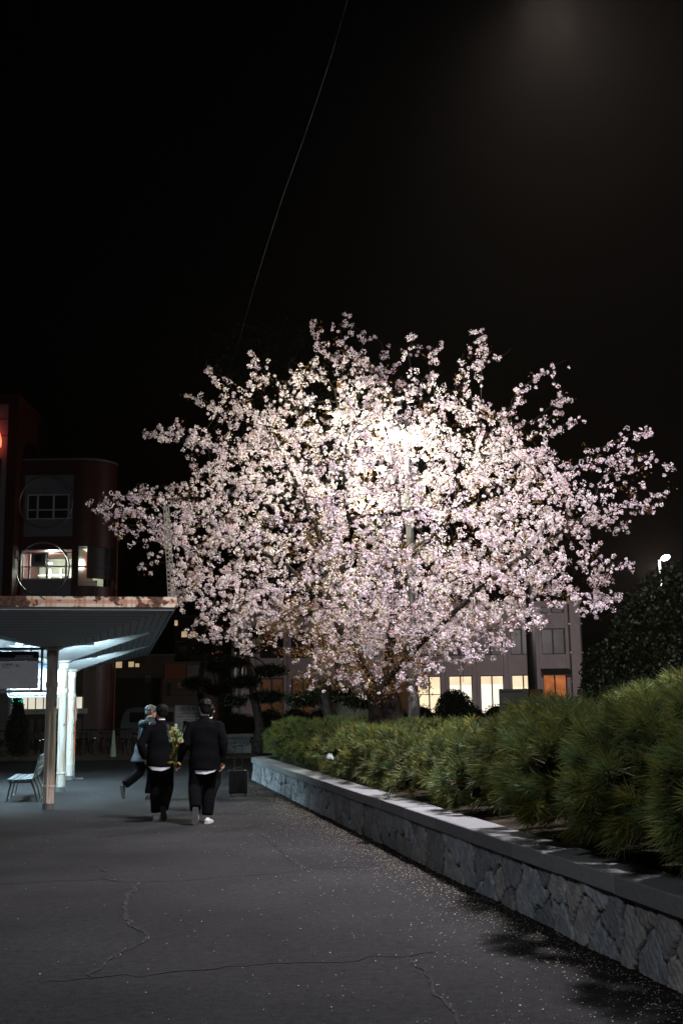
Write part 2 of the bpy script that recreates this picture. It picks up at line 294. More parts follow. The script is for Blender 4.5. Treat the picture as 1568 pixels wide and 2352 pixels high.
class MB:
    def __init__(s): s.v = []; s.f = []; s.m = []; s.t = []; s.tone = 1.0
    def add(s, vs, fs, mi=0):
        b = len(s.v); s.v += [tuple(p) for p in vs]; s.f += [tuple(b + i for i in f) for f in fs]; s.m += [mi] * len(fs); s.t += [s.tone] * len(vs); return s
    def quad(s, a, b, c, d, mi=0): return s.add([a, b, c, d], [(0, 1, 2, 3)], mi)
    def box(s, lo, hi, mi=0, fr=None):
        x0, y0, z0 = lo; x1, y1, z1 = hi
        vs = [(x0, y0, z0), (x1, y0, z0), (x1, y1, z0), (x0, y1, z0), (x0, y0, z1), (x1, y0, z1), (x1, y1, z1), (x0, y1, z1)]
        if fr: vs = [fr(*p) for p in vs]
        return s.add(vs, [(0, 3, 2, 1), (4, 5, 6, 7), (0, 1, 5, 4), (1, 2, 6, 5), (2, 3, 7, 6), (3, 0, 4, 7)], mi)
    def rbox(s, lo, hi, r, mi=0, fr=None, seg=3):
        """box with rounded vertical edges and softened rims"""
        x0, y0, z0 = lo; x1, y1, z1 = hi
        ring = []
        for cx, cy, a0 in ((x1 - r, y1 - r, 0), (x0 + r, y1 - r, 90), (x0 + r, y0 + r, 180), (x1 - r, y0 + r, 270)):
            for k in range(seg + 1):
                a = math.radians(a0 + 90 * k / seg); ring.append((cx, cy, math.cos(a), math.sin(a)))
        rows = []
        e = min(r * 0.5, (z1 - z0) / 3)
        for z, ins in ((z0, e), (z0 + e * 0.3, e * 0.3), (z0 + e, 0), (z1 - e, 0), (z1 - e * 0.3, e * 0.3), (z1, e)):
            rr = r - ins
            rows.append([(c[0] + c[2] * rr, c[1] + c[3] * rr, z) for c in ring])
        n = len(ring); vs = [p for row in rows for p in row]
        fs = [(i * n + j, i * n + (j + 1) % n, (i + 1) * n + (j + 1) % n, (i + 1) * n + j) for i in range(5) for j in range(n)]
        fs += [tuple(reversed(range(n))), tuple(range(5 * n, 6 * n))]
        if fr: vs = [fr(*p) for p in vs]
        return s.add(vs, fs, mi)
    def tube(s, pts, rad, seg=8, mi=0, cap=True, ell=None, up=None):
        pts = [Vector(p) for p in pts]; n = len(pts)
        if not hasattr(rad, '__len__'): rad = [rad] * n
        vs = []; prev = None
        for i, p in enumerate(pts):
            d = (pts[min(i + 1, n - 1)] - pts[max(i - 1, 0)]).normalized()
            if prev is None:
                ref = Vector(up) if up else (Vector((0, 0, 1)) if abs(d.z) < 0.9 else Vector((0, 1, 0)))
                a = d.cross(ref).normalized()
            else:
                a = (prev - d * prev.dot(d)).normalized()
            b = d.cross(a); prev = a
            ea, eb = ell if ell else (1, 1)
            for k in range(seg):
                t = 2 * PI * k / seg; vs.append(p + a * (math.cos(t) * rad[i] * ea) + b * (math.sin(t) * rad[i] * eb))
        fs = [(i * seg + k, i * seg + (k + 1) % seg, (i + 1) * seg + (k + 1) % seg, (i + 1) * seg + k) for i in range(n - 1) for k in range(seg)]
        if cap: fs += [tuple(reversed(range(seg))), tuple(range((n - 1) * seg, n * seg))]
        return s.add(vs, fs, mi)
    def secs(s, rows, seg=20, mi=0, cap=True, fr=None, pw=2.0):
        """horizontal elliptical sections (cx, cy, z, rx, ry)"""
        vs = []
        for cx, cy, z, rx, ry in rows:
            for k in range(seg):
                t = 2 * PI * k / seg; c, q = math.cos(t), math.sin(t)
                vs.append((cx + rx * math.copysign(abs(c) ** (2 / pw), c), cy + ry * math.copysign(abs(q) ** (2 / pw), q), z))
        n = len(rows)
        fs = [(i * seg + k, i * seg + (k + 1) % seg, (i + 1) * seg + (k + 1) % seg, (i + 1) * seg + k) for i in range(n - 1) for k in range(seg)]
        if cap: fs += [tuple(reversed(range(seg))), tuple(range((n - 1) * seg, n * seg))]
        if fr: vs = [fr(*p) for p in vs]
        return s.add(vs, fs, mi)
    def lathe(s, c, prof, seg=16, mi=0, axis=None):
        """profile of (r, h) about an axis"""
        ax = Vector(axis or (0, 0, 1)).normalized(); a = ax.orthogonal().normalized(); b = ax.cross(a); c = Vector(c)
        vs = [c + ax * h + a * (math.cos(2 * PI * k / seg) * r) + b * (math.sin(2 * PI * k / seg) * r) for r, h in prof for k in range(seg)]
        n = len(prof)
        fs = [(i * seg + k, i * seg + (k + 1) % seg, (i + 1) * seg + (k + 1) % seg, (i + 1) * seg + k) for i in range(n - 1) for k in range(seg)]
        if prof[0][0] > 1e-6: fs.append(tuple(reversed(range(seg))))
        if prof[-1][0] > 1e-6: fs.append(tuple(range((n - 1) * seg, n * seg)))
        return s.add(vs, fs, mi)
    def ball(s, c, r, seg=12, rings=8, mi=0, fr=None):
        r = r if hasattr(r, '__len__') else (r, r, r)
        vs = [(0, 0, -1)] + [(math.sin(PI * i / rings) * math.cos(2 * PI * k / seg), math.sin(PI * i / rings) * math.sin(2 * PI * k / seg), -math.cos(PI * i / rings)) for i in range(1, rings) for k in range(seg)] + [(0, 0, 1)]
        vs = [(c[0] + p[0] * r[0], c[1] + p[1] * r[1], c[2] + p[2] * r[2]) for p in vs]
        fs = [(0, 1 + (k + 1) % seg, 1 + k) for k in range(seg)]
        for i in range(rings - 2):
            fs += [(1 + i * seg + k, 1 + i * seg + (k + 1) % seg, 1 + (i + 1) * seg + (k + 1) % seg, 1 + (i + 1) * seg + k) for k in range(seg)]
        last = len(vs) - 1; o = 1 + (rings - 2) * seg
        fs += [(o + k, o + (k + 1) % seg, last) for k in range(seg)]
        if fr: vs = [fr(*p) for p in vs]
        return s.add(vs, fs, mi)
    def torus(s, c, R, r, axis=(0, 1, 0), seg=24, ring=8, mi=0):
        ax = Vector(axis).normalized(); a = ax.orthogonal().normalized(); b = ax.cross(a); c = Vector(c); vs = []
        for i in range(seg):
            t = 2 * PI * i / seg; d = a * math.cos(t) + b * math.sin(t)
            for k in range(ring):
                q = 2 * PI * k / ring; vs.append(c + d * (R + r * math.cos(q)) + ax * (r * math.sin(q)))
        fs = [(i * ring + k, ((i + 1) % seg) * ring + k, ((i + 1) % seg) * ring + (k + 1) % ring, i * ring + (k + 1) % ring) for i in range(seg) for k in range(ring)]
        return s.add(vs, fs, mi)
    def build(s, name, mats, parent=None, origin=None, smooth=False, tone=False, local=False):
        o = mesh_obj(name, s.v, s.f, mats, parent, origin, s.m, smooth, s.t if tone else None, local)
        return o

def fuse(mb, name, material, parent, voxel=0.008, smooth_it=4, folds=None):
    """turn overlapping lofts into one continuous skin"""
    o = mb.build(name, material, parent)
    md = o.modifiers.new('r', 'REMESH'); md.mode = 'VOXEL'; md.voxel_size = voxel
    m2 = o.modifiers.new('s', 'SMOOTH'); m2.factor = 0.5; m2.iterations = smooth_it
    dg = bpy.context.evaluated_depsgraph_get()
    me = bpy.data.meshes.new_from_object(o.evaluated_get(dg), depsgraph=dg)
    o.modifiers.clear()
    old = o.data; o.data = me; bpy.data.meshes.remove(old)
    if len(me.materials) == 0: me.materials.append(material)
    if folds:
        n = len(me.vertices); co = np.empty(n * 3, np.float32); me.vertices.foreach_get('co', co); co = co.reshape(-1, 3)
        no = np.empty(n * 3, np.float32); me.vertices.foreach_get('normal', no); no = no.reshape(-1, 3)
        amp, fz, fx, ph = folds
        d = amp * (np.sin(co[:, 2] * fz + 3 * np.sin(co[:, 0] * fx + ph)) * 0.6 + np.sin(co[:, 2] * fz * 0.53 + co[:, 0] * fx * 1.7 + co[:, 1] * 13 + ph * 2) * 0.5)
        co = co + no * d[:, None]
        me.vertices.foreach_set('co', co.ravel())
    me.polygons.foreach_set('use_smooth', np.ones(len(me.polygons), dtype=bool)); me.update()
    return o

def text_obj(name, body, size, frame, material, parent, shear=0.0, bold=0.0, align='LEFT', depth=0.002):
    """lettering as mesh; frame(x, y, z) maps text plane (x right, y up, z out) to the world"""
    cu = bpy.data.curves.new('t', 'FONT'); cu.body = body; cu.size = size; cu.shear = shear; cu.offset = bold; cu.align_x = align; cu.extrude = depth; cu.resolution_u = 3
    t = bpy.data.objects.new('t', cu); COL.objects.link(t)
    dg = bpy.context.evaluated_depsgraph_get()
    me = bpy.data.meshes.new_from_object(t.evaluated_get(dg), depsgraph=dg)
    vs = [frame(v.co.x, v.co.y, v.co.z) for v in me.vertices]; fs = [tuple(p.vertices) for p in me.polygons]
    bpy.data.objects.remove(t); bpy.data.curves.remove(cu); bpy.data.meshes.remove(me)
    return mesh_obj(name, vs, fs, material, parent)

# ------------------------------------------------------------------ the setting: ground
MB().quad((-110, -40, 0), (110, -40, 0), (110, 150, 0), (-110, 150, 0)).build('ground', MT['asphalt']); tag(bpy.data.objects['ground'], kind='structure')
b = MB(); b.quad((-60, 43.5, 0.004), (-3.5, 41.5, 0.004), (-3.0, 62, 0.004), (-60, 66, 0.004)); tag(b.build('warm_light_strip', MT['warm_ground']), kind='structure')  # brown strip: warm lamp light on the far ground, painted as colour

def crack(pts, w0, w1, seed):
    r = random.Random(seed); b = MB(); pts = [G(*p)[:2] for p in pts]
    fine = []
    for i in range(len(pts) - 1):
        a, c = np.array(pts[i]), np.array(pts[i + 1]); n = max(2, int(np.linalg.norm(c - a) / 0.09))
        for k in range(n):
            q = a + (c - a) * k / n; fine.append(q + np.array([r.gauss(0, 0.016), r.gauss(0, 0.03)]))
    fine.append(np.array(pts[-1]))
    L_, R_ = [], []
    for i, q in enumerate(fine):
        d = fine[min(i + 1, len(fine) - 1)] - fine[max(i - 1, 0)]; d = d / (np.linalg.norm(d) + 1e-9); nn = np.array([-d[1], d[0]])
        w = r.uniform(w0, w1) * 1.25 * (0.3 if i in (0, len(fine) - 1) else 1)
        L_.append((*(q + nn * w), 0.004)); R_.append((*(q - nn * w * r.uniform(.6, 1.2)), 0.004))
    n = len(fine)
    b.add(L_ + R_, [(i, n + i, n + i + 1, i + 1) for i in range(n - 1)])
    return b
CR = [([(-20, 2032), (110, 2025), (235, 2019), (280, 2026), (330, 2027), (520, 2016), (640, 2005), (700, 1996), (840, 1990)], .004, .009),
      ([(320, 2028), (300, 2050), (285, 2072), (288, 2095), (292, 2120), (345, 2152), (300, 2180), (232, 2215), (215, 2246)], .006, .022),
      ([(80, 2256), (150, 2250), (215, 2245), (330, 2236), (500, 2226), (600, 2215), (740, 2208), (900, 2198), (1010, 2186)], .004, .009),
      ([(945, 2205), (975, 2240), (1010, 2285), (1040, 2325), (1075, 2375)], .004, .010),
      ([(600, 1915), (640, 1950), (675, 1982), (700, 1996)], .005, .011),
      ([(235, 2019), (245, 2005), (215, 1985)], .004, .008)]
b = MB()
for i, (p, w0, w1) in enumerate(CR):
    c = crack(p, w0, w1, i); b.add(c.v, c.f)
tag(b.build('road_cracks', MT['crack']), kind='structure')

# ------------------------------------------------------------------ wall and planting bed
SL = -0.188
def xw(y): return 0.80 + SL * (y - 11.73)
def wall_pt(s):
    """distance along the wall face from its near end -> x, y, outward normal; the far end turns to the right"""
    L0 = 30.0; un = np.array([SL, 1.0]) / math.hypot(SL, 1); no = np.array([-un[1], un[0]])
    p0 = np.array([xw(-2.0), -2.0])
    if s <= L0: return p0 + un * s, no
    rad = 1.2; ang = (s - L0) / rad; mx = math.radians(95)
    c = p0 + un * L0 - no * rad
    if ang <= mx:
        n2 = no * math.cos(ang) + un * math.sin(ang); return c + n2 * rad, n2
    n2 = no * math.cos(mx) + un * math.sin(mx); t = np.array([n2[1], -n2[0]]); return c + n2 * rad + t * (s - L0 - rad * mx), n2
S_END = 44.0
wt = thing('retaining_wall', (*wall_pt(12)[0], 0), 'low rubble stone retaining wall with pale granite coping beside the asphalt path', 'wall')
# rubble face: irregular stones found by nearest seed, joints sunk, every stone tilted a little
def rubble(s0, s1, h, step_s, step_z, seeds_per_m, rs, depth=0.035):
    r = np.random.default_rng(rs)
    ns = int((s1 - s0) / step_s) + 1; nz = int(h / step_z) + 1
    S, Z = np.meshgrid(np.linspace(s0, s1, ns), np.linspace(-0.04, h, nz), indexing='ij')
    S = S.ravel(); Z = Z.ravel()
    k = int((s1 - s0) * seeds_per_m)
    sl_ = []
    for _ in range(k * 6):
        c_ = np.array([r.uniform(s0, s1), r.uniform(0, h)])
        if all(abs(c_[0] - o_[0]) > .5 or math.hypot((c_[0] - o_[0]) * .8, c_[1] - o_[1]) > .15 for o_ in sl_): sl_.append(c_)
        if len(sl_) >= k: break
    seeds = np.array(sl_); k = len(seeds)
    q = np.stack([S + 0.014 * np.sin(Z * 31 + S * 5) + 0.008 * np.sin(S * 43 + Z * 17), Z + 0.018 * np.sin(S * 23) + .01 * np.sin(S * 61 + Z * 40)], 1)
    d1 = np.full(len(q), 1e9); d2 = np.full(len(q), 1e9); i1 = np.zeros(len(q), int)
    for j, sd in enumerate(seeds):
        d = np.hypot((q[:, 0] - sd[0]) * 0.8, q[:, 1] - sd[1])
        c = d < d1; d2 = np.where(c, d1, np.minimum(d2, d)); i1 = np.where(c, j, i1); d1 = np.where(c, d, d1)
    e = np.clip((d2 - d1) / 0.027, 0, 1); e = e * e * (3 - 2 * e)
    off = r.uniform(-0.010, 0.012, k); tl = r.normal(0, 0.055, (k, 2)); tn = r.uniform(0.7, 1.3, k)
    out = off[i1] + (q[:, 0] - seeds[i1, 0]) * tl[i1, 0] + (q[:, 1] - seeds[i1, 1]) * tl[i1, 1]
    rough = 0.004 * np.sin(S * 41 + Z * 33) + 0.003 * np.sin(S * 91 - Z * 77) + 0.0018 * r.normal(0, 1, len(S))
    out = e * (out + rough) - (1 - e) * depth
    tone = np.where(e > 0.5, tn[i1] * r.uniform(.94, 1.06, len(S)), 0.05)
    cool = np.stack([tone * (0.97 + .06 * np.sin(i1 * 7.0)), tone, tone * (1.03 - .07 * np.sin(i1 * 7.0))], 1)
    V = np.empty((len(S), 3))
    for a, s in enumerate(S):
        p, n = WP[round(s, 4)] if round(s, 4) in WP else WP.setdefault(round(s, 4), wall_pt(s))
        V[a] = (p[0] + n[0] * out[a], p[1] + n[1] * out[a], Z[a])
    I = np.arange(ns * nz).reshape(ns, nz)
    Fq = np.stack([I[:-1, :-1].ravel(), I[:-1, 1:].ravel(), I[1:, 1:].ravel(), I[1:, :-1].ravel()], 1)
    return V, Fq, cool
WP = {}
V, Fq, tone = rubble(3.0, S_END, 0.405, 0.015, 0.0115, 5.0, 3, .032)
mesh_obj('stone_face', V, Fq, MT['stone'], wt, tone=tone)
# granite coping, one block per stone
s = 3.0; r = random.Random(5)
while s < S_END - 0.5:
    ln = r.uniform(0.86, 1.22); n = 6 if s > 27 else 2; b = MB(); b.tone = r.uniform(0.80, 1.15); rows = []
    dz = r.uniform(-.004, .004)
    for i in range(n + 1):
        p, no = wall_pt(s + 0.006 + (ln - 0.012) * i / n)
        o_ = p + no * 0.045; i_ = p - no * 0.30
        b_ = 0.008
        rows.append([(*(o_ - no * b_), .405 + dz), (*o_, .405 + b_ + dz), (*o_, .522 - b_ + dz), (*(o_ - no * b_), .522 + dz), (*i_, .522 + dz), (*i_, .405 + dz)])
    vs = [q for row in rows for q in row]; m = 6
    fs = [(i * m + k, i * m + (k + 1) % m, (i + 1) * m + (k + 1) % m, (i + 1) * m + k) for i in range(n) for k in range(m)] + [tuple(reversed(range(m))), tuple(range(n * m, n * m + m))]
    b.add(vs, fs).build('coping_stone', MT['coping'], wt, tone=True)
    s += ln
# soil of the raised bed
b = MB(); nS = 60; rows = []
pts = [wall_pt(3.0 + (S_END - 3.0) * i / nS) for i in range(nS + 1)]
for p, no in pts:
    row = []
    for d, z in ((0.29, .47), (0.6, .50), (1.2, .54), (3, .55)): row.append((*(p - no * d), z))
    rows.append(row)
vs = [q for row in rows for q in row]; b.add(vs, [(i * 4 + k, i * 4 + k + 1, (i + 1) * 4 + k + 1, (i + 1) * 4 + k) for i in range(40) for k in range(3)])
b.quad((xw(-2) + 2, -2, .546), (30, -2, .546), (30, 27, .546), (xw(26.0) + 2.0, 27, .546))
tag(b.build('soil', MT['soil']), kind='structure')

# fallen petals: too many to count
n = 16000
pv = []; tn = []
r = np.random.default_rng(11)
cl = r.uniform(4, 31, 260)
for i in range(n):
    q = r.random()
    if q < 0.91:
        s = 31 - 27 * r.random() ** 0.85 if r.random() < .45 else cl[r.integers(260)] + r.normal(0, .16)
        d = 0.03 + abs(r.normal(0, 0.30)) * (0.55 + .02 * s) + (r.random() < .25) * r.exponential(.5)
        p, no = wall_pt(max(3, s)); x, y = p + no * d
    elif q < 0.993:
        y = 4.5 + 26 * r.random() ** 1.3; x = xw(y) - 0.05 - r.exponential(2.2)
    else:
        L_ = CR[[1, 1, 4, 4, 3][r.integers(5)]][0]; k = r.integers(len(L_) - 1); t = r.random()
        p = np.array(L_[k]) * (1 - t) + np.array(L_[k + 1]) * t; x, y, _ = G(*p); x += r.normal(0, .02); y += r.normal(0, .03)
    a = r.uniform(0, 6.28); sz = r.uniform(.0022, .0050); asp = r.uniform(.6, 1); z = 0.006 + r.uniform(0, .003)
    for dx, dy in ((-1, -asp), (1, -asp), (1, asp), (-1, asp)):
        pv.append((x + sz * (dx * math.cos(a) - dy * math.sin(a)), y + sz * (dx * math.sin(a) + dy * math.cos(a)), z + r.uniform(0, .006)))
    t = r.uniform(.7, 1.9) if r.random() < .8 else r.uniform(.2, .5)
    w = r.random() * .25
    tn += [(t, t * (1 - w * .5), t * (1 - w))] * 4
mesh_obj('fallen_petals', pv, np.arange(len(pv)).reshape(-1, 4), MT['litter'], tone=tn)
tag(bpy.data.objects['fallen_petals'], 'pale fallen petals scattered over the asphalt and drifted along the wall foot', 'petals', kind='stuff')

# ------------------------------------------------------------------ canopy of upturned pyramids on a row of posts
uu = np.array([-0.2, 1.0]) / math.hypot(.2, 1); vv = np.array([uu[1], -uu[0]])
C0 = G(111, 1860)[:2]
def cf(a, b, z=0.0): return (C0[0] + vv[0] * a + uu[0] * b, C0[1] + vv[1] * a + uu[1] * b, z)
SP = 4.72; HW = 1.90; HD = SP / 2; ZA = 2.67; ZE = 3.17
cn = thing('bus_stop_canopy', cf(0, 0), 'white bus stop canopy with rust stained fascia on a row of round posts', 'canopy')
NR = 15; A0 = 0.07
for u in range(3):
    b = MB(); gp = MB()
    for k in range(NR):
        for side in range(4):
            t0 = k / NR; t1 = (k + 1) / NR - 0.006
            if k == NR - 1: t1 = 1
            def corner(t, sx, sy):
                ax = A0 + (HW - A0) * t; ay = A0 + (HD - A0) * t
                return cf(sx * ax, u * SP + sy * ay, ZA + (ZE - ZA) * t)
            cs = [(-1, -1), (1, -1), (1, 1), (-1, 1)]
            p, q = cs[side], cs[(side + 1) % 4]
            b.quad(corner(t0, *p), corner(t0, *q), corner(t1, *q), corner(t1, *p))
    b.build('soffit', MT['soffit'], cn)
    for side in range(4):
        p, q = cs[side], cs[(side + 1) % 4]
        a_ = [corner(0, *p), corner(0, *q), corner(1, *q), corner(1, *p)]
        gp.quad(*[(x, y, z + 0.018) for x, y, z in a_])
    gp.build('soffit_backing', MT['gap'], cn)
# fascia round the edge
F0, F1 = -HD - 0.05, 2 * SP + HD + .05
fo = cf(0, 0, ZE + .155)
b = MB(); b.box((-HW - .06, F0 - .03, ZE - .005), (HW + .06, F0, ZE + .155), fr=cf)
b.box((-HW - .06, F1, ZE - .005), (HW + .06, F1 + .03, ZE + .155), fr=cf)
b.box((HW + .03, F0 + .002, ZE - .003), (HW + .06, F1 - .002, ZE + .153), fr=cf)
b.box((-HW - .06, F0 + .002, ZE - .003), (-HW - .03, F1 - .002, ZE + .153), fr=cf)
o = b.build('fascia', MT['fascia'], cn)
for v_ in o.data.vertices: v_.co.z -= (ZE + .155)
o.location = (0, 0, ZE + .155)
b = MB(); b.box((-HW - .02, F0 + .004, ZE - .05), (HW + .02, F0 + .03, ZE - .008), fr=cf); b.box((HW + .004, F0 + .04, ZE - .035), (HW + .028, F1 - .01, ZE - .006), fr=cf)
b.build('edge_trim', MT['galv'], cn)
b = MB(); b.box((-HW - .02, F0 + .01, ZE + .05), (HW + .02, F1 - .01, ZE + .07), fr=cf); b.build('roof', MT['roof'], cn)
for u in range(3):
    m_ = MT['post_old'] if u == 0 else MT['post']
    c = Vector(cf(0, u * SP))
    r0 = (0.092, 0.092, 0.10)[u]
    b = MB(); b.lathe(c, [(r0 * .98, .09), (r0, .12), (r0, ZA - .16), (r0 * 1.08, ZA - .155), (r0 * 1.08, ZA - .03)], 20)
    po = b.build('post', m_, cn, smooth=True)
    f = MB(); f.lathe(c, [(r0 * 1.06, 0.0), (r0 * 1.04, .10)], 20, 0); f.build('post_foot', MT['foot'], po)
    f = MB(); f.lathe(c, [(r0 * 1.08, ZA - .03), (r0 * 1.9, ZA + .005), (r0 * 1.9, ZA + .02)], 20, 0); f.build('post_head', m_, po)
    f = MB(); f.lathe(c, [(r0 + .004, .36), (r0 + .012, .365), (r0 + .012, .395), (r0 + .004, .40)], 20, 0); f.build('clamp_band', m_, po); f = MB(); f.lathe(c, [(r0 + .004, 2.02), (r0 + .012, 2.025), (r0 + .012, 2.11), (r0 + .004, 2.115)], 20, 0)
    f.build('clamp_band', m_, po)
    if u == 0:
        f = MB(); f.tube([cf(-.02, -r0 - .012, z) for z in (.12, 1.0, 2.6)], .013, 6); f.build('conduit', m_, po)
# tube lamps hung in the troughs between the pyramids, plus unseen extras at left
for u in (0, 1):
    for a, dbb in ((-1.15, .34), (-.38, .34), (.32, .34), (-2.3, -.6), (-2.3, .6), (-2.3, 1.8)):  # outer left tubes are added fill, out of view, to brighten the ground
        if u == 1 and dbb in (.6, 1.8): continue
        c = (a, SP * (u + .5) + dbb)
        b = MB(); b.box((c[0] - .32, c[1] - .05, ZE - .20), (c[0] + .32, c[1] + .05, ZE - .15), fr=cf); b.box((c[0] - .32, c[1] - .066, ZE - .275), (c[0] + .32, c[1] - .052, ZE - .15), fr=cf)  # near side plate added to cut the tube light off the nearer ground
        b.box((c[0] - .02, c[1] - .02, ZE - .149), (c[0] + .02, c[1] + .02, ZE - .07), fr=cf); h = b.build('lamp_housing', MT['galv'], cn)
        b = MB(); b.tube([cf(c[0] - .29, c[1], ZE - .228), cf(c[0] + .29, c[1], ZE - .228)], .016, 8); b.build('tube', MT['e_tube'], h)

# ------------------------------------------------------------------ timetable signs hung on the posts
def sign(b0, z0, z1, a0, a1, header, lit):
    t = thing('route_sign', cf(-.1, b0, 0), 'sign', 'sign')
    w = a1 - a0
    x0, x1 = a0 + .0, a1 - .14
    zb, zt = z0 + .045, z1 - .045
    zh = zt - .165
    b = MB(); b.box((x0, b0 - .012, zb), (x1, b0 + .012, zh - .002), fr=cf); b.build('board', MT['board'], t)
    b = MB(); b.box((x0, b0 - .013, zh), (x1, b0 + .012, zt), fr=cf); b.build('header', MT[header], t)
    b = MB(); pr = .022
    b.tube([cf(a1, b0, z1), cf(a0 + .05, b0, z1), cf(a0 - .03, b0, z1 - .02), cf(a0 - .06, b0, z1 - .09), cf(a0 - .06, b0, z0 + .09), cf(a0 - .03, b0, z0 + .02), cf(a0 + .05, b0, z0), cf(a1, b0, z0)], pr, 8)
    b.tube([cf(a1 - .085, b0, z0 + .02), cf(a1 - .085, b0, z1 - .02)], pr * .95, 8)
    b.build('pipe_frame', MT['galv'], t)
    for aa in (x0 + .35, x1 - .13):
        for zz in ((zt - .02, z1 - .01), (z0 + .01, zb + .02)): b = MB(); b.box((aa - .014, b0 - .022, zz[0]), (aa + .014, b0 - .014, zz[1]), fr=cf); b.build('bracket', MT['galv'], t)
    for zz in (zh - .02, zb + .14): b = MB(); b.box((x1 - .02, b0 - .022, zz), (a1 - .07, b0 - .014, zz + .025), fr=cf); b.build('bracket', MT['galv'], t)
    def fr_at(x, z): return lambda X, Y, Z: cf(x + X, b0 - .0145 - Z, z + Y)
    text_obj('lettering', 'IYOTETSU', .064, fr_at(x1 - .385, zh + .055), MT['letter'], t, shear=.22, bold=.0035)
    return t, fr_at, x0, x1, zb, zh
zpt = lambda X, Y, b0: P(X, Y, cf(0, b0)[1])[2]
t1, fr1, x0, x1, zb, zh = sign(0.0, zpt(60, 1588, 0), zpt(60, 1491, 0), -1.42, -.09, 'navy', False)
t1['label'] = 'grey unlit timetable sign with navy header hung on the rust stained nearest post'; t1['group'] = 'route signs under the canopy'
text_obj('lettering', '位', .13, fr1(x0 + .43, zh + .035), MT['letter'], t1)
text_obj('small_print', '（定期便）', .050, fr1(x0 + .555, zh - .075), MT['ink'], t1)
text_obj('small_print', 'Regular bus', .026, fr1(x0 + .60, zh - .108), MT['ink'], t1)
text_obj('small_print', '2番\n3番線', .024, fr1(x0 + .82, zh - .07), MT['ink'], t1)
t2, fr2, x0, x1, zb, zh = sign(2 * SP, zpt(90, 1601, 2 * SP), zpt(90, 1518, 2 * SP), -1.48, -.10, 'blue', True)
t2['label'] = 'brightly lit white timetable sign with blue header on the farthest post'; t2['group'] = 'route signs under the canopy'

# ------------------------------------------------------------------ orange marker strip by the last post
c = G(168, 1790)
mp = thing('marker_post', c, 'thin flat orange and white marker post beside the farthest canopy post', 'post')
fr_ = lambda x, y, z: (c[0] + vv[0] * x + uu[0] * y, c[1] + vv[1] * x + uu[1] * y, z)
b = MB(); b.box((-.03, -.012, .55), (.03, .012, 2.06), fr=fr_); b.build('orange_strip', MT['orange'], mp)
b = MB(); b.box((.032, -.012, 1.45), (.05, .012, 2.02), fr=fr_); b.build('edge_strip', MT['galv'], mp)
b = MB(); b.box((-.035, -.014, .02), (.035, .014, .548), fr=fr_); b.build('stem', MT['galv'], mp)
b = MB(); b.rbox((-.25, -.14, 0), (.25, .14, .03), .03, fr=fr_); b.build('base_plate', MT['foot'], mp)

# ------------------------------------------------------------------ bench
bc = G(24, 1843); be = G(78, 1840)
bo = ((bc[0] + be[0]) / 2, (bc[1] + be[1]) / 2)
bn = thing('bench', (*bo, 0), 'grey slatted bench with iron legs beside the nearest canopy post', 'bench')
def bf(x, y, z): return (bo[0] + vv[0] * x + uu[0] * y, bo[1] + vv[1] * x + uu[1] * y, z)
BL = 1.95
for k in range(4):
    x = -.27 + k * .115; b = MB(); b.rbox((x, -.12, .375 + .006 * abs(k - 1.5)), (x + .10, BL, .405 + .006 * abs(k - 1.5)), .012, fr=bf); b.build('seat_slat', MT['slat'], bn)
for k in range(3):
    z = .47 + k * .125; x = .20 + .09 * (z - .40) / .4
    b = MB(); sl = lambda x_, y_, z_: bf(x_ + (z_ - .4) * .24, y_, z_)
    b.rbox((.19, -.12, z), (.215, BL, z + .105), .01, fr=sl); b.build('back_slat', MT['slat'], bn)
for y in (.0, .92, 1.83):
    b = MB()
    b.tube([bf(-.31, y, .0), bf(-.27, y, .02), bf(-.24, y, .2), bf(-.20, y, .355)], [.022, .018, .018, .024], 6)
    b.build('leg', MT['iron'], bn)
    b = MB(); b.tube([bf(.31, y, .0), bf(.27, y, .02), bf(.22, y, .2), bf(.16, y, .355)], [.022, .018, .018, .026], 6); b.build('leg', MT['iron'], bn)
    b = MB(); b.tube([bf(-.25, y, .36), bf(-.05, y, .352), bf(.15, y, .362), bf(.20, y, .43), bf(.30, y, .84)], [.018, .018, .022, .022, .014], 6); b.build('frame', MT['iron'], bn)

# ------------------------------------------------------------------ rolling suitcase
c = G(547, 1829); sc_a = 0.05
su = thing('suitcase', c, 'black hard shell rolling suitcase with its handle pulled up, standing alone on the asphalt', 'suitcase')
def sf(x, y, z): return (c[0] + x * math.cos(sc_a) - y * math.sin(sc_a), c[1] + x * math.sin(sc_a) + y * math.cos(sc_a), z)
b = MB(); b.rbox((-.18, -.11, .055), (.18, .11, .50), .05, fr=sf, seg=5)
for k in range(7): b.rbox((-.145 + k * .043, -.117, .09), (-.125 + k * .043, .117, .465), .006, fr=sf)
b.build('shell', MT['case'], su, smooth=False)
for x in (-.14, .14):
    for y in (-.075, .075):
        b = MB(); b.lathe(sf(x - .012, y, .028), [(.0, 0), (.027, 0), (.027, .024), (0, .024)], 12, axis=sf(1, 0, 0) and Vector((math.cos(sc_a), math.sin(sc_a), 0))); b.box((x - .022, y - .02, .035), (x + .022, y + .02, .062), fr=sf); b.build('wheel', MT['rubber'], su)
b = MB()
for x in (-.075, .075): b.tube([sf(x, .07, .49), sf(x, .07, .93)], .006, 6)
h = b.build('handle', MT['rubber'], su)
b = MB(); b.tube([sf(-.09, .07, .925), sf(-.07, .07, .95), sf(.07, .07, .95), sf(.09, .07, .925)], .016, 8); b.build('grip', MT['rubber'], h)
b = MB(); b.tube([sf(-.07, 0, .50), sf(-.06, 0, .525), sf(.06, 0, .525), sf(.07, 0, .50)], .011, 6); b.build('carry_handle', MT['rubber'], su)
b = MB()
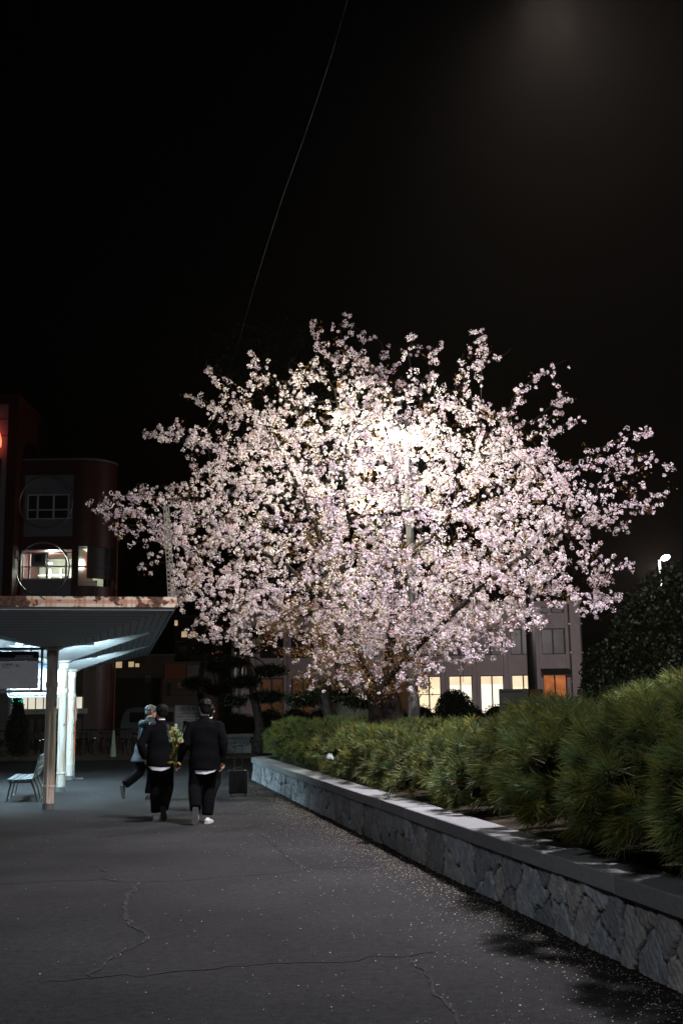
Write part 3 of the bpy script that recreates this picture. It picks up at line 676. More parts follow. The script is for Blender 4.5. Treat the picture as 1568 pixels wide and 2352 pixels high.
for k in range(5): b.box((-.07 + k * .032, -.122, .475), (-.055 + k * .032, -.112, .482), fr=sf)
b.build('top_rivets', MT['chrome'], su)
for x, z in ((-.183, .45), (.172, .45), (-.183, .16), (.172, .16), (-.02, .40)): b = MB(); b.rbox((x, -.125, z), (x + .012, -.10, z + .012), .003, fr=sf); b.build('corner_stud', MT['chrome'], su)


# ------------------------------------------------------------------ people
def limb(b, pts, rad, seg=12, ell=None): b.tube(pts, rad, seg, ell=ell)
def bez(p0, p1, p2, n=6):
    p0, p1, p2 = Vector(p0), Vector(p1), Vector(p2)
    return [p0 * (1 - t) ** 2 + p1 * 2 * t * (1 - t) + p2 * t * t for t in [i / n for i in range(n + 1)]]
def hand(b, wrist, dirv, side, curl, S):
    """palm and five bent fingers; dirv = forearm direction, side = unit vector towards the thumb"""
    d = Vector(dirv).normalized(); t = (Vector(side) - d * Vector(side).dot(d)).normalized(); pn = d.cross(t)
    w = Vector(wrist)
    b.tube([w - d * .03, w + d * .01, w + d * .05, w + d * .088, w + d * .10], [.027 * S, .029 * S, .041 * S, .041 * S, .03 * S], 10, ell=(1, .52), up=t)
    for k, (off, ln) in enumerate(((.030, .072), (.010, .082), (-.010, .076), (-.028, .060))):
        p = w + d * .092 + t * off * S; q = p.copy(); dd = d.copy(); pts = [p - d * .02, p]
        for j in range(3):
            dd = (Matrix.Rotation(curl * (0.7 + .25 * j + .06 * k), 3, t) @ dd).normalized(); q = q + dd * ln / 3; pts.append(q.copy())
        b.tube(pts, [.0095 * S, .0095 * S, .009 * S, .0085 * S, .0065 * S], 7)
    p = w + d * .03 + t * .03 * S; d1 = (d * .75 + t * .6 + pn * .15 * (1 if curl > 0 else -1)).normalized()
    b.tube([p - t * .012, p + d1 * .03, p + d1 * .045 + d * .018, p + d1 * .05 + d * .040], [.013 * S, .0125 * S, .011 * S, .008 * S], 7)

def person(loc, yaw, label, group, K, pose, hair_m, top_m, trouser_m, shoe, S=1.0, coat=False, tilt=0.0):
    """local axes: x right, y forward, z up. pose gives joint places for a 1.72 m body"""
    t = thing('person', loc, label, 'person', group)
    ca, sa = math.cos(yaw), math.sin(yaw)
    def W(p): return (loc[0] + S * (p[0] * ca - p[1] * sa), loc[1] + S * (p[0] * sa + p[1] * ca), S * p[2])
    def fr(x, y, z): return W((x, y, z))
    J = pose; lean = J.get('lean', .03)
    body = MB()
    # torso, neck
    body.secs([(0, .00, .86, .10, .09), (0, 0, .92, .155, .11), (0, 0, 1.02, .14, .10), (0, lean * .5, 1.12, .135, .095), (0, lean, 1.27, .165, .105), (0, lean, 1.38, .17, .095), (0, lean, 1.43, .11, .075), (0, lean + .005, 1.47, .058, .06), (0, lean + .01, 1.54, .054, .058), (0, lean + .012, 1.58, .05, .06)], 18, fr=fr)
    # head: skull, jaw, nose, ears, brow and eyes; turned by head yaw
    hy = J.get('head', 0.0); hp = J.get('nod', 0.0); hc = (0, lean + .025, 1.625)
    def hf(x, y, z):
        x, y, z = x * 1.1, y * 1.1, z * 1.08
        y, z = y * math.cos(hp) - z * math.sin(hp), y * math.sin(hp) + z * math.cos(hp)
        x2 = x * math.cos(hy) - y * math.sin(hy); y2 = x * math.sin(hy) + y * math.cos(hy)
        return W((hc[0] + x2, hc[1] + y2, hc[2] + z))
    body.ball((0, -.005, .015), (.076, .096, .098), 16, 12, fr=hf)
    body.secs([(0, .045, -.115, .022, .020), (0, .045, -.108, .036, .036), (0, .035, -.08, .052, .050), (0, .028, -.04, .064, .062), (0, .02, .0, .068, .070)], 14, fr=hf)
    body.tube([hf(0, .086, .022), hf(0, .102, -.005), hf(0, .112, -.025), hf(0, .092, -.034)], [.008, .010, .013, .009], 7)
    for sx in (-1, 1):
        body.tube([hf(sx * .072, -.008, .022), hf(sx * .082, -.016, .012), hf(sx * .082, -.014, -.012), hf(sx * .073, -.002, -.030)], [.007, .0115, .010, .006], 7)
        body.tube([hf(sx * .012, .090, .028), hf(sx * .032, .086, .031), hf(sx * .052, .068, .026)], [.006, .008, .005], 6)
        body.ball((sx * .031, .079, .010), (.013, .011, .010), 8, 6, fr=hf)
    body.tube([hf(-.024, .080, -.058), hf(0, .089, -.057), hf(.024, .080, -.058)], [.004, .0075, .004], 6)
    trous = MB(); jack = MB()
    kq = 1.0
    for sx, a in ((-1, 'l'), (1, 'r')):
        hip, knee, ank = J['hip' + a], J['knee' + a], J['ank' + a]
        body.tube([W(p) for p in (hip, knee)], [.082, .055], 12); body.tube([W(p) for p in (knee, [ank[q] * .9 + knee[q] * .1 for q in range(3)])], [.052, .036], 12)
        k2 = [hip[i] * .5 + knee[i] * .5 for i in range(3)]; k3 = [ank[i] * .45 + knee[i] * .55 for i in range(3)]
        trous.tube([W(p) for p in ((hip[0] * .9, hip[1], hip[2] + .06), hip, k2, knee, k3, [ank[i] * .955 + knee[i] * .045 for i in range(3)])], [.105, .118 * K, .108 * K, .093 * K, .092 * K, J.get('cuff', .086) * K], 16)
        sh, el, wr = J['sh' + a], J['el' + a], J['wr' + a]
        body.tube([W(p) for p in ((sh[0] * .6, sh[1], sh[2]), sh, el, wr)], [.05, .048, .039, .026], 12)
        e1 = [sh[i] * .5 + el[i] * .5 for i in range(3)]; e2 = [wr[i] * .5 + el[i] * .5 for i in range(3)]
        jack.tube([W(p) for p in ((sh[0] * .72, sh[1], sh[2] - .01), sh, e1, el, e2, wr)], [.072, .079, .072, .066, .060, .052], 14)
        dv = [wr[i] - el[i] for i in range(3)]; dl = math.sqrt(sum(q * q for q in dv))
        th = J.get('thumb' + a, (0, 1, 0)); o0 = W((0, 0, 0))
        wd = Vector(W(dv)) - Vector(o0); td = Vector(W(th)) - Vector(o0)
        hd = J.get('hdir' + a); wd = (Vector(W(hd)) - Vector(o0)) if hd else wd
        hand(body, W([wr[i] + dv[i] / dl * .012 for i in range(3)]), wd, td, J.get('curl' + a, .45) * sx, S)
        # feet
        toe = J['toe' + a]
        if not shoe: continue
    fuse(body, 'body', MT['skin'], t, .0075)
    # hair
    hb = MB(); hb.ball((0, -.012, .030), (.086, .104, .094), 20, 14, fr=hf)
    hb.secs([(0, -.050, -.085 + J.get('nape', 0), .046, .040), (0, -.043, -.05, .066, .062), (0, -.034, .0, .079, .076), (0, -.02, .04, .083, .09)], 18, fr=hf)
    r = random.Random(len(label))
    for k in range(26):
        q = r.uniform(0, 2 * PI); z = r.uniform(.0, .10); rr = math.sqrt(max(0, 1 - (z / .125) ** 2))
        y_ = -.015 + .095 * rr * math.sin(q)
        if y_ > .065 and z < .07: continue
        hb.ball((.078 * rr * math.cos(q), y_, .03 + z * .7), (.017, .02, .016), 8, 6, fr=hf)
    fuse(hb, 'hair', hair_m, t, .0085, 3)
    # trousers
    trous.secs([(0, 0, .80, .13, .12), (0, 0, .86, .165, .135), (0, 0, .95, .165, .125), (0, 0, 1.0, .15, .11)], 18, fr=fr)
    fuse(trous, 'trousers', trouser_m, t, .011, 4, (.0035, 19, 9, r.random() * 6))
    # jacket or coat
    hem = J.get('hem', .76); w = J.get('w', 1.0)
    if coat:
        jack.secs([(0, -.05, .70, .27, .235), (0, -.03, .85, .25, .21), (0, -.01, 1.0, .23, .18), (0, lean * .6, 1.15, .22, .16), (0, lean, 1.3, .225, .15), (0, lean, 1.39, .195, .125), (0, lean, 1.44, .13, .10), (0, lean, 1.49, .085, .085), (0, lean, 1.53, .08, .08)], 26, fr=fr)
        jack.tube([W((-.15, lean - .02, 1.43)), W((-.10, lean - .13, 1.42)), W((0, lean - .165, 1.40)), W((.10, lean - .13, 1.42)), W((.15, lean - .02, 1.43))], [.04, .06, .07, .06, .04], 12)
    else:
        jack.secs([(0, .0, hem, .205 * w, .155), (0, .0, hem + .05, .208 * w, .155), (0, 0, .95, .20 * w, .145), (0, lean * .6, 1.1, .205 * w, .142), (0, lean, 1.25, .22 * w, .145), (0, lean, 1.35, .215 * w, .13), (0, lean, 1.415, .165 * w, .105), (0, lean, 1.455, .095, .085), (0, lean + .003, 1.49, .072, .072), (0, lean + .006, 1.515, .068, .07)], 26, fr=fr)
    fuse(jack, 'coat' if coat else 'jacket', top_m, t, .011, 3, (.006, 31, 7, r.random() * 6))
    if not coat:
        sh_ = MB(); n = 26; vs = []
        hh = J.get('tail', .055)
        for row, (dz, k_) in enumerate(((.05, .97), (.0, 1.0), (-1, .985))):
            for k in range(n):
                a = 2 * PI * k / n; back = max(0, -math.sin(a))
                z = hem + (dz if dz >= 0 else -hh * (max(0, back - .42) / .58) ** .7 + .012 + .004 * math.sin(k * 2.1))
                vs.append(fr(math.cos(a) * .192 * w * k_, math.sin(a) * .146 * k_, z))
        fs = [(i * n + k, i * n + (k + 1) % n, (i + 1) * n + (k + 1) % n, (i + 1) * n + k) for i in range(2) for k in range(n)]
        sh_.add(vs, fs); sh_.build('shirt_tail', MT['shirt'], t, smooth=True)
        co = MB(); co.secs([(0, lean + .006, 1.50, .060, .062), (0, lean + .010, 1.528, .061, .064), (0, lean + .010, 1.531, .056, .058), (0, lean + .008, 1.50, .054, .056)], 18, fr=fr, cap=False); co.build('collar', MT['shirt'], t, smooth=True)
    # shoes: heel to toe direction given, sole under
    for a in 'lr':
        heel, toe = Vector(J['heel' + a]), Vector(J['toe' + a]); f_ = (toe - heel).normalized(); up = Vector(J.get('up' + a, (0, 0, 1))); up = (up - f_ * up.dot(f_)).normalized(); sd = f_.cross(up)
        def sfm(x, y, z): q = heel + sd * x + f_ * y + up * z; return W(q)
        L_ = (toe - heel).length; up_m, so_m = shoe[a]
        b = MB(); rows = [(.0, .028, .0), (.012, .036, .0), (.06, .040, .0), (.12, .037, .0), (.18, .046, .0), (.225, .044, .0), (.255, .030, .0), (.268, .012, 0)]
        vs = []; n = 8
        prof = [(.0, .055, .070), (.012, .075, .085), (.06, .085, .095), (.12, .075, .08), (.18, .050, .055), (.225, .040, .042), (.255, .034, .034), (.268, .03, .03)]
        for (y, wd, _), (_, h1, h2) in zip(rows, prof):
            y = y * L_ / .268
            for k in range(9):
                q = PI * k / 8; vs.append(sfm(wd * math.cos(q) * .98, y, .022 + (h1 - .022) * math.sin(q)))
        m = 9; fs = [(i * m + k, i * m + k + 1, (i + 1) * m + k + 1, (i + 1) * m + k) for i in range(7) for k in range(m - 1)] + [(i * m + m - 1, i * m, (i + 1) * m, (i + 1) * m + m - 1) for i in range(7)] + [tuple(reversed(range(m))), tuple(range(7 * m, 8 * m))]
        b.add(vs, fs); so = b.build('shoe', up_m, t, smooth=True)
        b = MB(); top, bot = [], []
        for y, wd, _ in rows: top.append((wd + .003, y * L_ / .268))
        ring = top + [(-w_, y) for w_, y in reversed(top)]
        n = len(ring); vs = [sfm(x, y, .024) for x, y in ring] + [sfm(x, y, 0) for x, y in ring]
        b.add(vs, [tuple(range(n)), tuple(reversed(range(n, 2 * n)))] + [(k, n + k, n + (k + 1) % n, (k + 1) % n) for k in range(n)]); b.build('sole', so_m, so)
    return t, W

st = dict(hipl=(-.095, 0, .88), hipr=(.095, 0, .88), shl=(-.185, .03, 1.385), shr=(.185, .03, 1.385))
# man on the right, white trainers; left foot pushing off with its sole showing, left hand holding the bouquet
m2 = G(466, 1893); l2 = (m2[0] + .0, m2[1] + .10, 0)
p2 = dict(st, kneel=(-.13, -.02, .50), ankl=(-.085, -.33, .215), heell=(-.085, -.345, .255), toel=(-.10, -.215, .0), upl=(0, .75, .5),
          kneer=(.06, .16, .49), ankr=(.045, .05, .095), heelr=(.045, -.03, 0), toer=(.085, .235, 0),
          ell=(-.262, -.02, 1.12), wrl=(-.385, .09, .865), hdirl=(-.2, .42, -.75), thumbl=(.3, .7, .5), curll=1.15,
          elr=(.275, -.015, 1.11), wrr=(.255, .055, .86), thumbr=(-.2, 1, 0), curlr=.4, head=.42, nod=-.04, hem=.745, tail=.065, cuff=.084, w=1.06, lean=.03)
man2, W2 = person((l2[0], l2[1], 0), .03, 'person seen from behind in black jacket and white trainers, carrying a wrapped bouquet', 'people walking away', 1.0, p2, MT['hair'], MT['cloth'], MT['cloth'],
       {'l': (MT['white_shoe'], MT['sole_pale']), 'r': (MT['white_shoe'], MT['sole_pale'])}, 1.0)
# man on the left, right foot pushing off with a dark sole
m1 = G(358, 1884)
p1 = dict(st, kneel=(-.075, .10, .49), ankl=(-.05, .02, .095), heell=(-.05, -.06, 0), toel=(-.075, .20, 0),
          kneer=(.115, .04, .49), ankr=(.075, -.26, .185), heelr=(.075, -.29, .225), toer=(.085, -.15, .0), upr=(0, .75, .5),
          ell=(-.30, -.06, 1.13), wrl=(-.235, .03, .93), thumbl=(.4, 1, 0), elr=(.25, -.0, 1.13), wrr=(.235, .12, .90), thumbr=(-.4, 1, 0),
          head=.5, nod=.0, hem=.80, tail=.07, cuff=.086, w=1.02, lean=.035, nape=.02)
man1, W1 = person((m1[0] + .05, m1[1] + .04, 0), .05, 'person in black jacket with white shirt tail, between the raincoat and the bouquet', 'people walking away', .96, p1, MT['hair'], MT['cloth2'], MT['cloth'],
       {'l': (MT['white_shoe'], MT['sole_pale']), 'r': (MT['white_shoe'], MT['sole_dark'])}, .965)
# older man ahead, turned to the right, long blue-grey raincoat, rear leg kicked back
m3 = G(338, 1836)
p3 = dict(st, kneel=(-.06, -.10, .50), ankl=(-.03, -.42, .28), heell=(-.03, -.50, .275), toel=(-.02, -.445, .03), upl=(0, .8, .35),
          kneer=(.08, .10, .50), ankr=(.07, .04, .09), heelr=(.07, -.03, 0), toer=(.09, .23, 0),
          ell=(-.29, .03, 1.13), wrl=(-.25, .20, .97), elr=(.29, .0, 1.12), wrr=(.25, .16, .95), head=-.15, nod=-.12, lean=.07, cuff=.082, nape=.03)
man3, W3 = person((m3[0] - .03, m3[1], 0), -.95, 'older grey haired person in a long blue-grey hooded raincoat, rear foot kicked back', 'people walking away', 1.0, p3, MT['greyhair'], MT['coat'], MT['cloth2'],
       {'l': (MT['black_shoe'], MT['sole_dark']), 'r': (MT['black_shoe'], MT['sole_dark'])}, .985, coat=True)
# fourth, almost hidden ahead of the man with the flowers; right foot lifted
m4 = G(482, 1868)
p4 = dict(st, kneel=(-.07, .14, .49), ankl=(-.05, .08, .095), heell=(-.05, 0, 0), toel=(-.07, .26, 0),
          kneer=(.11, .02, .50), ankr=(.085, -.30, .30), heelr=(.085, -.335, .34), toer=(.10, -.23, .10), upr=(0, .8, .45),
          ell=(-.27, .02, 1.12), wrl=(-.22, .16, .92), elr=(.265, .03, 1.12), wrr=(.20, .18, .93), head=.0, hem=.80, tail=.0, w=.98)
man4, W4 = person((m4[0] - .04, m4[1] + .05, 0), -.05, 'person in dark clothes mostly hidden ahead of the bouquet carrier, one brown soled shoe lifted', 'people walking away', 1.05, p4, MT['hair'], MT['cloth2'], MT['cloth2'],
       {'l': (MT['black_shoe'], MT['sole_dark']), 'r': (MT['white_shoe'], MT['sole_brown'])}, .97)

# ------------------------------------------------------------------ bouquet held in the left hand
h0 = Vector(W2((-.405, .05, .80))); top = Vector(P(402, 1662, h0.y - .22)); ax = (top - h0).normalized(); BLn = .66
bq = thing('bouquet', h0 - ax * .06, 'cone of yellow flowers in clear film and brown paper, tied with golden ribbon', 'bouquet')
a1 = ax.orthogonal().normalized(); a2 = ax.cross(a1)
b = MB(); b.lathe(h0 - ax * .06, [(.018, 0), (.024, .06), (.036, .14), (.056, .22), (.082, .33), (.100, .41)], 18); b.v = [tuple(Vector(p) + Vector((0, 0, .012 * math.sin(i * 1.7))) if i >= 90 else p) for i, p in enumerate(b.v)]; b.f = b.f[:-1]; b.m = b.m[:-1]; b.build('paper_wrap', MT['paper'], bq)
b = MB(); b.lathe(h0 - ax * .05, [(.024, .02), (.062, .18), (.118, .42), (.155, .66)], 22); b.f = b.f[:-2]; b.m = b.m[:-2]
b.v = [tuple(Vector(p) + ax * (.03 * math.cos(i * 2 * PI / 11)) if i >= 66 else p) for i, p in enumerate(b.v)]; b.build('clear_wrap', MT['film'], bq)
b = MB(); b.lathe(h0 - ax * .075, [(.014, 0), (.020, .02), (.021, .07), (.026, .085)], 12); b.build('foil_foot', MT['foil'], bq)
b = MB()
for k in range(9):
    q = k * 2.4; rr = .02 + .006 * k; b.tube([h0 + ax * .05, h0 + ax * .35 + (a1 * math.cos(q) + a2 * math.sin(q)) * rr, h0 + ax * (.5 + .01 * (k % 3)) + (a1 * math.cos(q) + a2 * math.sin(q)) * rr * 1.4], .004, 5)
    for j in range(4):
        bs = h0 + ax * (.36 + .05 * j) + (a1 * math.cos(q + j) + a2 * math.sin(q + j)) * rr * 1.2; dd = (a1 * math.cos(q + j * 1.3) + a2 * math.sin(q + j * 1.3)) * .05 + ax * .03; sd = ax.cross(dd).normalized() * .014
        b.add([bs, bs + dd * .5 + sd, bs + dd, bs + dd * .5 - sd], [(0, 1, 2, 3)])
b.build('stems_and_leaves', MT['stem'], bq)
r = random.Random(3)
for k, (q, rr, hh, sz, m_) in enumerate(((2.6, .035, .50, .045, 'yellow'), (.3, .05, .47, .042, 'paleyellow'), (5.2, .055, .40, .046, 'paleyellow'), (3.6, .05, .43, .034, 'yellow'), (1.4, .04, .55, .03, 'yellow'), (4.3, .02, .57, .026, 'paleyellow'), (0.9, .065, .53, .022, 'yellow'))):
    c_ = h0 + ax * hh + (a1 * math.cos(q) + a2 * math.sin(q)) * rr * 1.45; b = MB()
    for j in range(70):
        z = 1 - 2 * (j + .5) / 70; fi = j * 2.39996; d = Vector((math.sqrt(1 - z * z) * math.cos(fi), math.sqrt(1 - z * z) * math.sin(fi), z)); s_ = d.orthogonal().normalized() * sz * .22; e_ = d.cross(s_)
        tip = c_ + d * sz * r.uniform(.85, 1.1)
        b.add([c_ + d * sz * .3 - s_ * .5, c_ + d * sz * .8 - s_ - e_ * .4, tip, c_ + d * sz * .8 + s_ - e_ * .4], [(0, 1, 2, 3)])
    b.build('flower', MT[m_], bq)
b = MB()
for k, (s0, ln) in enumerate(((-1, .12), (1, .075), (-.6, .09))):
    base = h0 + ax * .03; side = Vector((s0, -.35, 0)).normalized()
    for j in range(5):
        t0, t1 = j / 5, (j + 1) / 5
        pt = lambda t: base + side * ln * t + Vector((0, 0, .04 * math.sin(t * 2.6) - .03 * t * (k == 1)))
        wv = Vector((0, .3, 1)).normalized() * .011
        b.quad(pt(t0) - wv, pt(t1) - wv, pt(t1) + wv, pt(t0) + wv)
ring_ = [h0 + ax * (.32 - .015 * k) + Vector((.03 + .012 * math.sin(k * 2.1) - .008 * k, -.085 + .003 * k, 0)) for k in range(14)]
b.tube(ring_, [.012 + .004 * math.sin(k * 3) for k in range(14)], 6)
b.build('ribbon', MT['ribbon'], bq)

# ------------------------------------------------------------------ cherry tree
TY = 21.0
OUT = [(345, 1370), (335, 1250), (295, 1185), (320, 1135), (385, 1100), (425, 1050), (385, 1000), (440, 940), (478, 890), (525, 835), (590, 812), (680, 815), (725, 765), (800, 760), (880, 815), (1000, 835), (1090, 850), (1150, 885), (1185, 930), (1240, 970), (1270, 1005), (1320, 1045), (1375, 1072), (1415, 1115), (1425, 1160), (1420, 1220), (1395, 1295), (1360, 1345), (1300, 1380), (1200, 1425), (1130, 1485), (1000, 1535), (900, 1555), (780, 1560), (690, 1500), (640, 1465), (550, 1475), (430, 1440)]
TIPS = [(192, 1166), (230, 1148), (285, 1138), (240, 1186), (320, 1118), (1410, 1325), (1395, 1385), (338, 993), (370, 985), (475, 848), (440, 908), (577, 806), (716, 738), (800, 732), (855, 763), (950, 778), (1010, 790), (1094, 752), (1120, 778), (1160, 815), (1277, 838), (1304, 914), (1337, 960), (1490, 992), (1440, 1040), (1524, 1068), (1520, 1140), (1528, 1170), (1450, 1210), (1462, 1292), (1432, 1380), (1365, 1408), (1262, 1432), (1150, 1490), (1050, 1540), (962, 1552), (850, 1585), (720, 1560), (575, 1490), (540, 1500), (425, 1470), (335, 1385), (330, 1300), (260, 1215), (305, 1250)]
poly = np.array([P(x, y, TY)[[0, 2]] for x, y in OUT]); cc = P(890, 1230, TY)[[0, 2]]
ang = np.arctan2(poly[:, 1] - cc[1], poly[:, 0] - cc[0]); od = np.argsort(ang); pa = ang[od]; pr = np.hypot(*(poly - cc).T)[od]
def rmax(a): return np.interp(a, np.concatenate([pa - 2 * PI, pa, pa + 2 * PI]), np.tile(pr, 3))
tr = np.random.default_rng(21)
def to3(x, z, dy):
    k = (TY + dy) / TY; return np.array([x * k, TY + dy, CAMH + (z - CAMH) * k])
def pix(q):
    v = q - np.array([0, 0, CAMH]); w = v @ _f; return CX + FPX * (v @ _R) / w, CY - FPX * (v @ _U) / w
def low(q, m=0):
    X, Y = pix(q); return Y > np.interp(X, [300, 400, 560, 640, 680, 860, 960, 1010, 1150, 1250, 1400, 1480], [1360, 1440, 1490, 1510, 1590, 1605, 1590, 1555, 1495, 1430, 1400, 1300]) + m
att = []
while len(att) < 6000:
    a = tr.uniform(-PI, PI); q = math.sqrt(tr.random()); rm = rmax(a)
    x = cc[0] + math.cos(a) * rm * q * .91; z = cc[1] + math.sin(a) * rm * q * .91
    D = 4.0 * math.sqrt(max(0.02, 1 - q * q)); s = tr.random() ** .6; dy = D * s * (1 if tr.random() < .5 else -1)
    if z > P(890, 940, TY)[2] and tr.random() < .45: continue
    att.append(to3(x, z, dy))
fing = []
for X, Y in TIPS:
    e = P(X, Y, TY)[[0, 2]]; d = e - cc; dd = tr.uniform(-1.6, .8)
    for t in np.linspace(.55, 1.0, 9):
        wob = (1 - t) * tr.normal(0, .12, 2)
        fing.append(to3(*(cc + d * t + wob), dd * (1.25 - t * .8)))
for X, Y, dd_, R_, k_ in ((720, 1525, -1.2, .95, 90), (900, 1555, -1.3, .8, 80), (1000, 1500, -2.2, .9, 90), (1100, 1450, -2.2, .8, 80), (600, 1450, -.5, .7, 60), (480, 1400, 0, .7, 60), (800, 1500, -1.8, .8, 80), (850, 1560, -1.2, .6, 90), (930, 1540, -1.5, .7, 90), (760, 1560, -1.0, .6, 70), (960, 1590, -.6, .4, 40), (1190, 1390, -1.8, .7, 70)):
    c_ = P(X, Y, TY + dd_)
    for _ in range(k_):
        q_ = c_ + tr.normal(0, R_ * .5, 3)
        if not low(q_): att.append(q_)
att = np.array(att + fing)
# trunk and main limbs laid out first, then every limb grows towards free space
N = []; par = []
def addn(p, q): N.append(np.array(p, float)); par.append(q); return len(N) - 1
def chain(start, pts):
    cur = start
    for p in pts:
        p = np.array(p, float)
        n_ = max(1, int(np.linalg.norm(p - N[cur]) / .22)); a = N[cur].copy()
        for k in range(1, n_ + 1): cur = addn(a + (p - a) * k / n_ + (tr.normal(0, .015, 3) if k < n_ else 0), cur)
    return cur
root = addn(P(889, 1668, TY), -1)
k0 = chain(root, [P(884, 1620, TY), P(876, 1588, TY)])
kA = chain(k0, [P(893, 1520, TY), P(906, 1400, TY), P(912, 1300, TY - .2)])
chain(kA, [P(925, 1200, TY - .3), P(905, 1080, TY - .2), P(880, 960, TY)]); chain(kA, [P(985, 1240, TY + .3), P(1080, 1120, TY + .6), P(1150, 990, TY + .8)])
kB = chain(k0, [P(848, 1545, TY - .2), P(800, 1470, TY - .3), P(735, 1375, TY - .3)])
chain(kB, [P(660, 1300, TY - .2), P(560, 1240, TY), P(450, 1190, TY)]); chain(kB, [P(745, 1270, TY - .9), P(700, 1150, TY - 1.2), P(640, 1030, TY - 1)])
kC = chain(k0, [P(915, 1530, TY - .6), P(985, 1460, TY - 1.2), P(1080, 1370, TY - 1.5)])
chain(kC, [P(1180, 1290, TY - 1.5), P(1290, 1220, TY - 1.2)]); chain(kC, [P(1120, 1240, TY - 2.2), P(1230, 1100, TY - 2.2)])
kD = chain(kA, [P(860, 1230, TY - 1.2), P(800, 1190, TY - 2.3)])
chain(kD, [P(790, 1130, TY - 2.9), P(796, 1020, TY - 3.1)]); chain(kD, [P(900, 1180, TY - 2.9), P(1010, 1160, TY - 3.0)])
chain(kA, [P(840, 1180, TY + 1.2), P(800, 1050, TY + 2.0), P(770, 900, TY + 1.6)]); chain(kB, [P(760, 1300, TY + 1.3), P(640, 1160, TY + 2.0)])
chain(kA, [P(960, 1250, TY + 1.5), P(1060, 1180, TY + 2.3)])
near = np.zeros(len(att), int); dist = np.full(len(att), 1e9)
def upd(i0):
    global near, dist
    for i in range(i0, len(N)):
        d = np.linalg.norm(att - N[i], axis=1); m = d < dist; near[m] = i; dist[m] = d[m]
upd(0); alive = np.ones(len(att), bool); STEP, KILL = .18, .235
nch = {}
for it in range(90):
    idx = np.where(alive)[0]
    if len(idx) < 10: break
    dirs = {}
    for i in idx:
        n_ = near[i]; v = att[i] - N[n_]; dirs.setdefault(n_, []).append(v / (np.linalg.norm(v) + 1e-9))
    i0 = len(N)
    for n_, vs in dirs.items():
        if nch.get(n_, 0) > 3: continue
        v = np.sum(vs, axis=0) + tr.normal(0, .22, 3) * math.sqrt(len(vs)) * .5
        if par[n_] >= 0:
            pd = N[n_] - N[par[n_]]; v = v / (np.linalg.norm(v) + 1e-9) + .55 * pd / (np.linalg.norm(pd) + 1e-9)
        v = v / (np.linalg.norm(v) + 1e-9); v[2] -= .02
        nch[n_] = nch.get(n_, 0) + 1
        addn(N[n_] + v * STEP, n_)
    upd(i0)
    alive &= dist > KILL
# long flowering shoots that reach out past the crown
isf = {}
for X, Y in TIPS:
    e = P(X, Y, TY)[[0, 2]]; d = e - cc; dd = tr.uniform(-1.2, .6)
    tipp = to3(e[0], e[1], dd); q0 = to3(*(cc + d * .80), dd * 1.1)
    A = np.array(N); j = int(np.argmin(np.linalg.norm(A - q0, axis=1))); st_ = A[j]
    ln = np.linalg.norm(tipp - st_); k_ = max(3, int(ln / .11)); cur = j
    bend = tr.normal(0, .10, 3); bend[2] = abs(bend[2]) * (1 if Y < 1250 else -1.2)
    for k in range(1, k_ + 1):
        t = k / k_; p_ = st_ + (tipp - st_) * t + bend * math.sin(t * PI) + tr.normal(0, .012, 3); cur = addn(p_, cur); isf[cur] = t
        if t > .15 and tr.random() < .33:
            sd_ = tr.normal(0, 1, 3); sd_ = sd_ / np.linalg.norm(sd_) * tr.uniform(.05, .15); c2 = addn(p_ + sd_ * .5 + (tipp - st_) / ln * .06, cur); isf[c2] = t; c3 = addn(p_ + sd_ + (tipp - st_) / ln * .12, c2); isf[c3] = t
N = np.array(N); par = np.array(par); nN = len(N)
rad2 = np.zeros(nN); haschild = np.zeros(nN, bool)
for i in range(nN - 1, 0, -1):
    if not haschild[i]: rad2[i] += .0031 ** 2.15
    rad2[par[i]] += rad2[i]; haschild[par[i]] = True
RD = rad2 ** (1 / 2.15); RD = np.minimum(RD * 1.3, .30)
RD[:k0 + 1] = np.linspace(.34, .27, k0 + 1)
ct = thing('cherry_tree', (*N[0][:2], .5), 'large cherry tree in full white blossom lit from within by a street lamp', 'tree')
b = MB(); tw = MB()
for i in range(1, nN):
    p = par[i]; seg = 10 if RD[i] > .06 else (6 if RD[i] > .02 else 3)
    g = par[p] if p > 0 and par[p] >= 0 else None
    ra = min(RD[p], RD[i] * 1.25)
    a, c = Vector(N[p]), Vector(N[i]); d = (c - a)
    (b if seg > 3 else tw).tube([a - d * .06, c + d * .05], [ra, RD[i]], seg, cap=False)
for i in range(1, nN):
    if RD[i] > .05:
        nv = len(b.v); b.ball(N[i], RD[i] * 1.0, 10, 6)
b.build('trunk', MT['bark'], ct, smooth=True); tw.build('twigs', MT['bark'], ct)

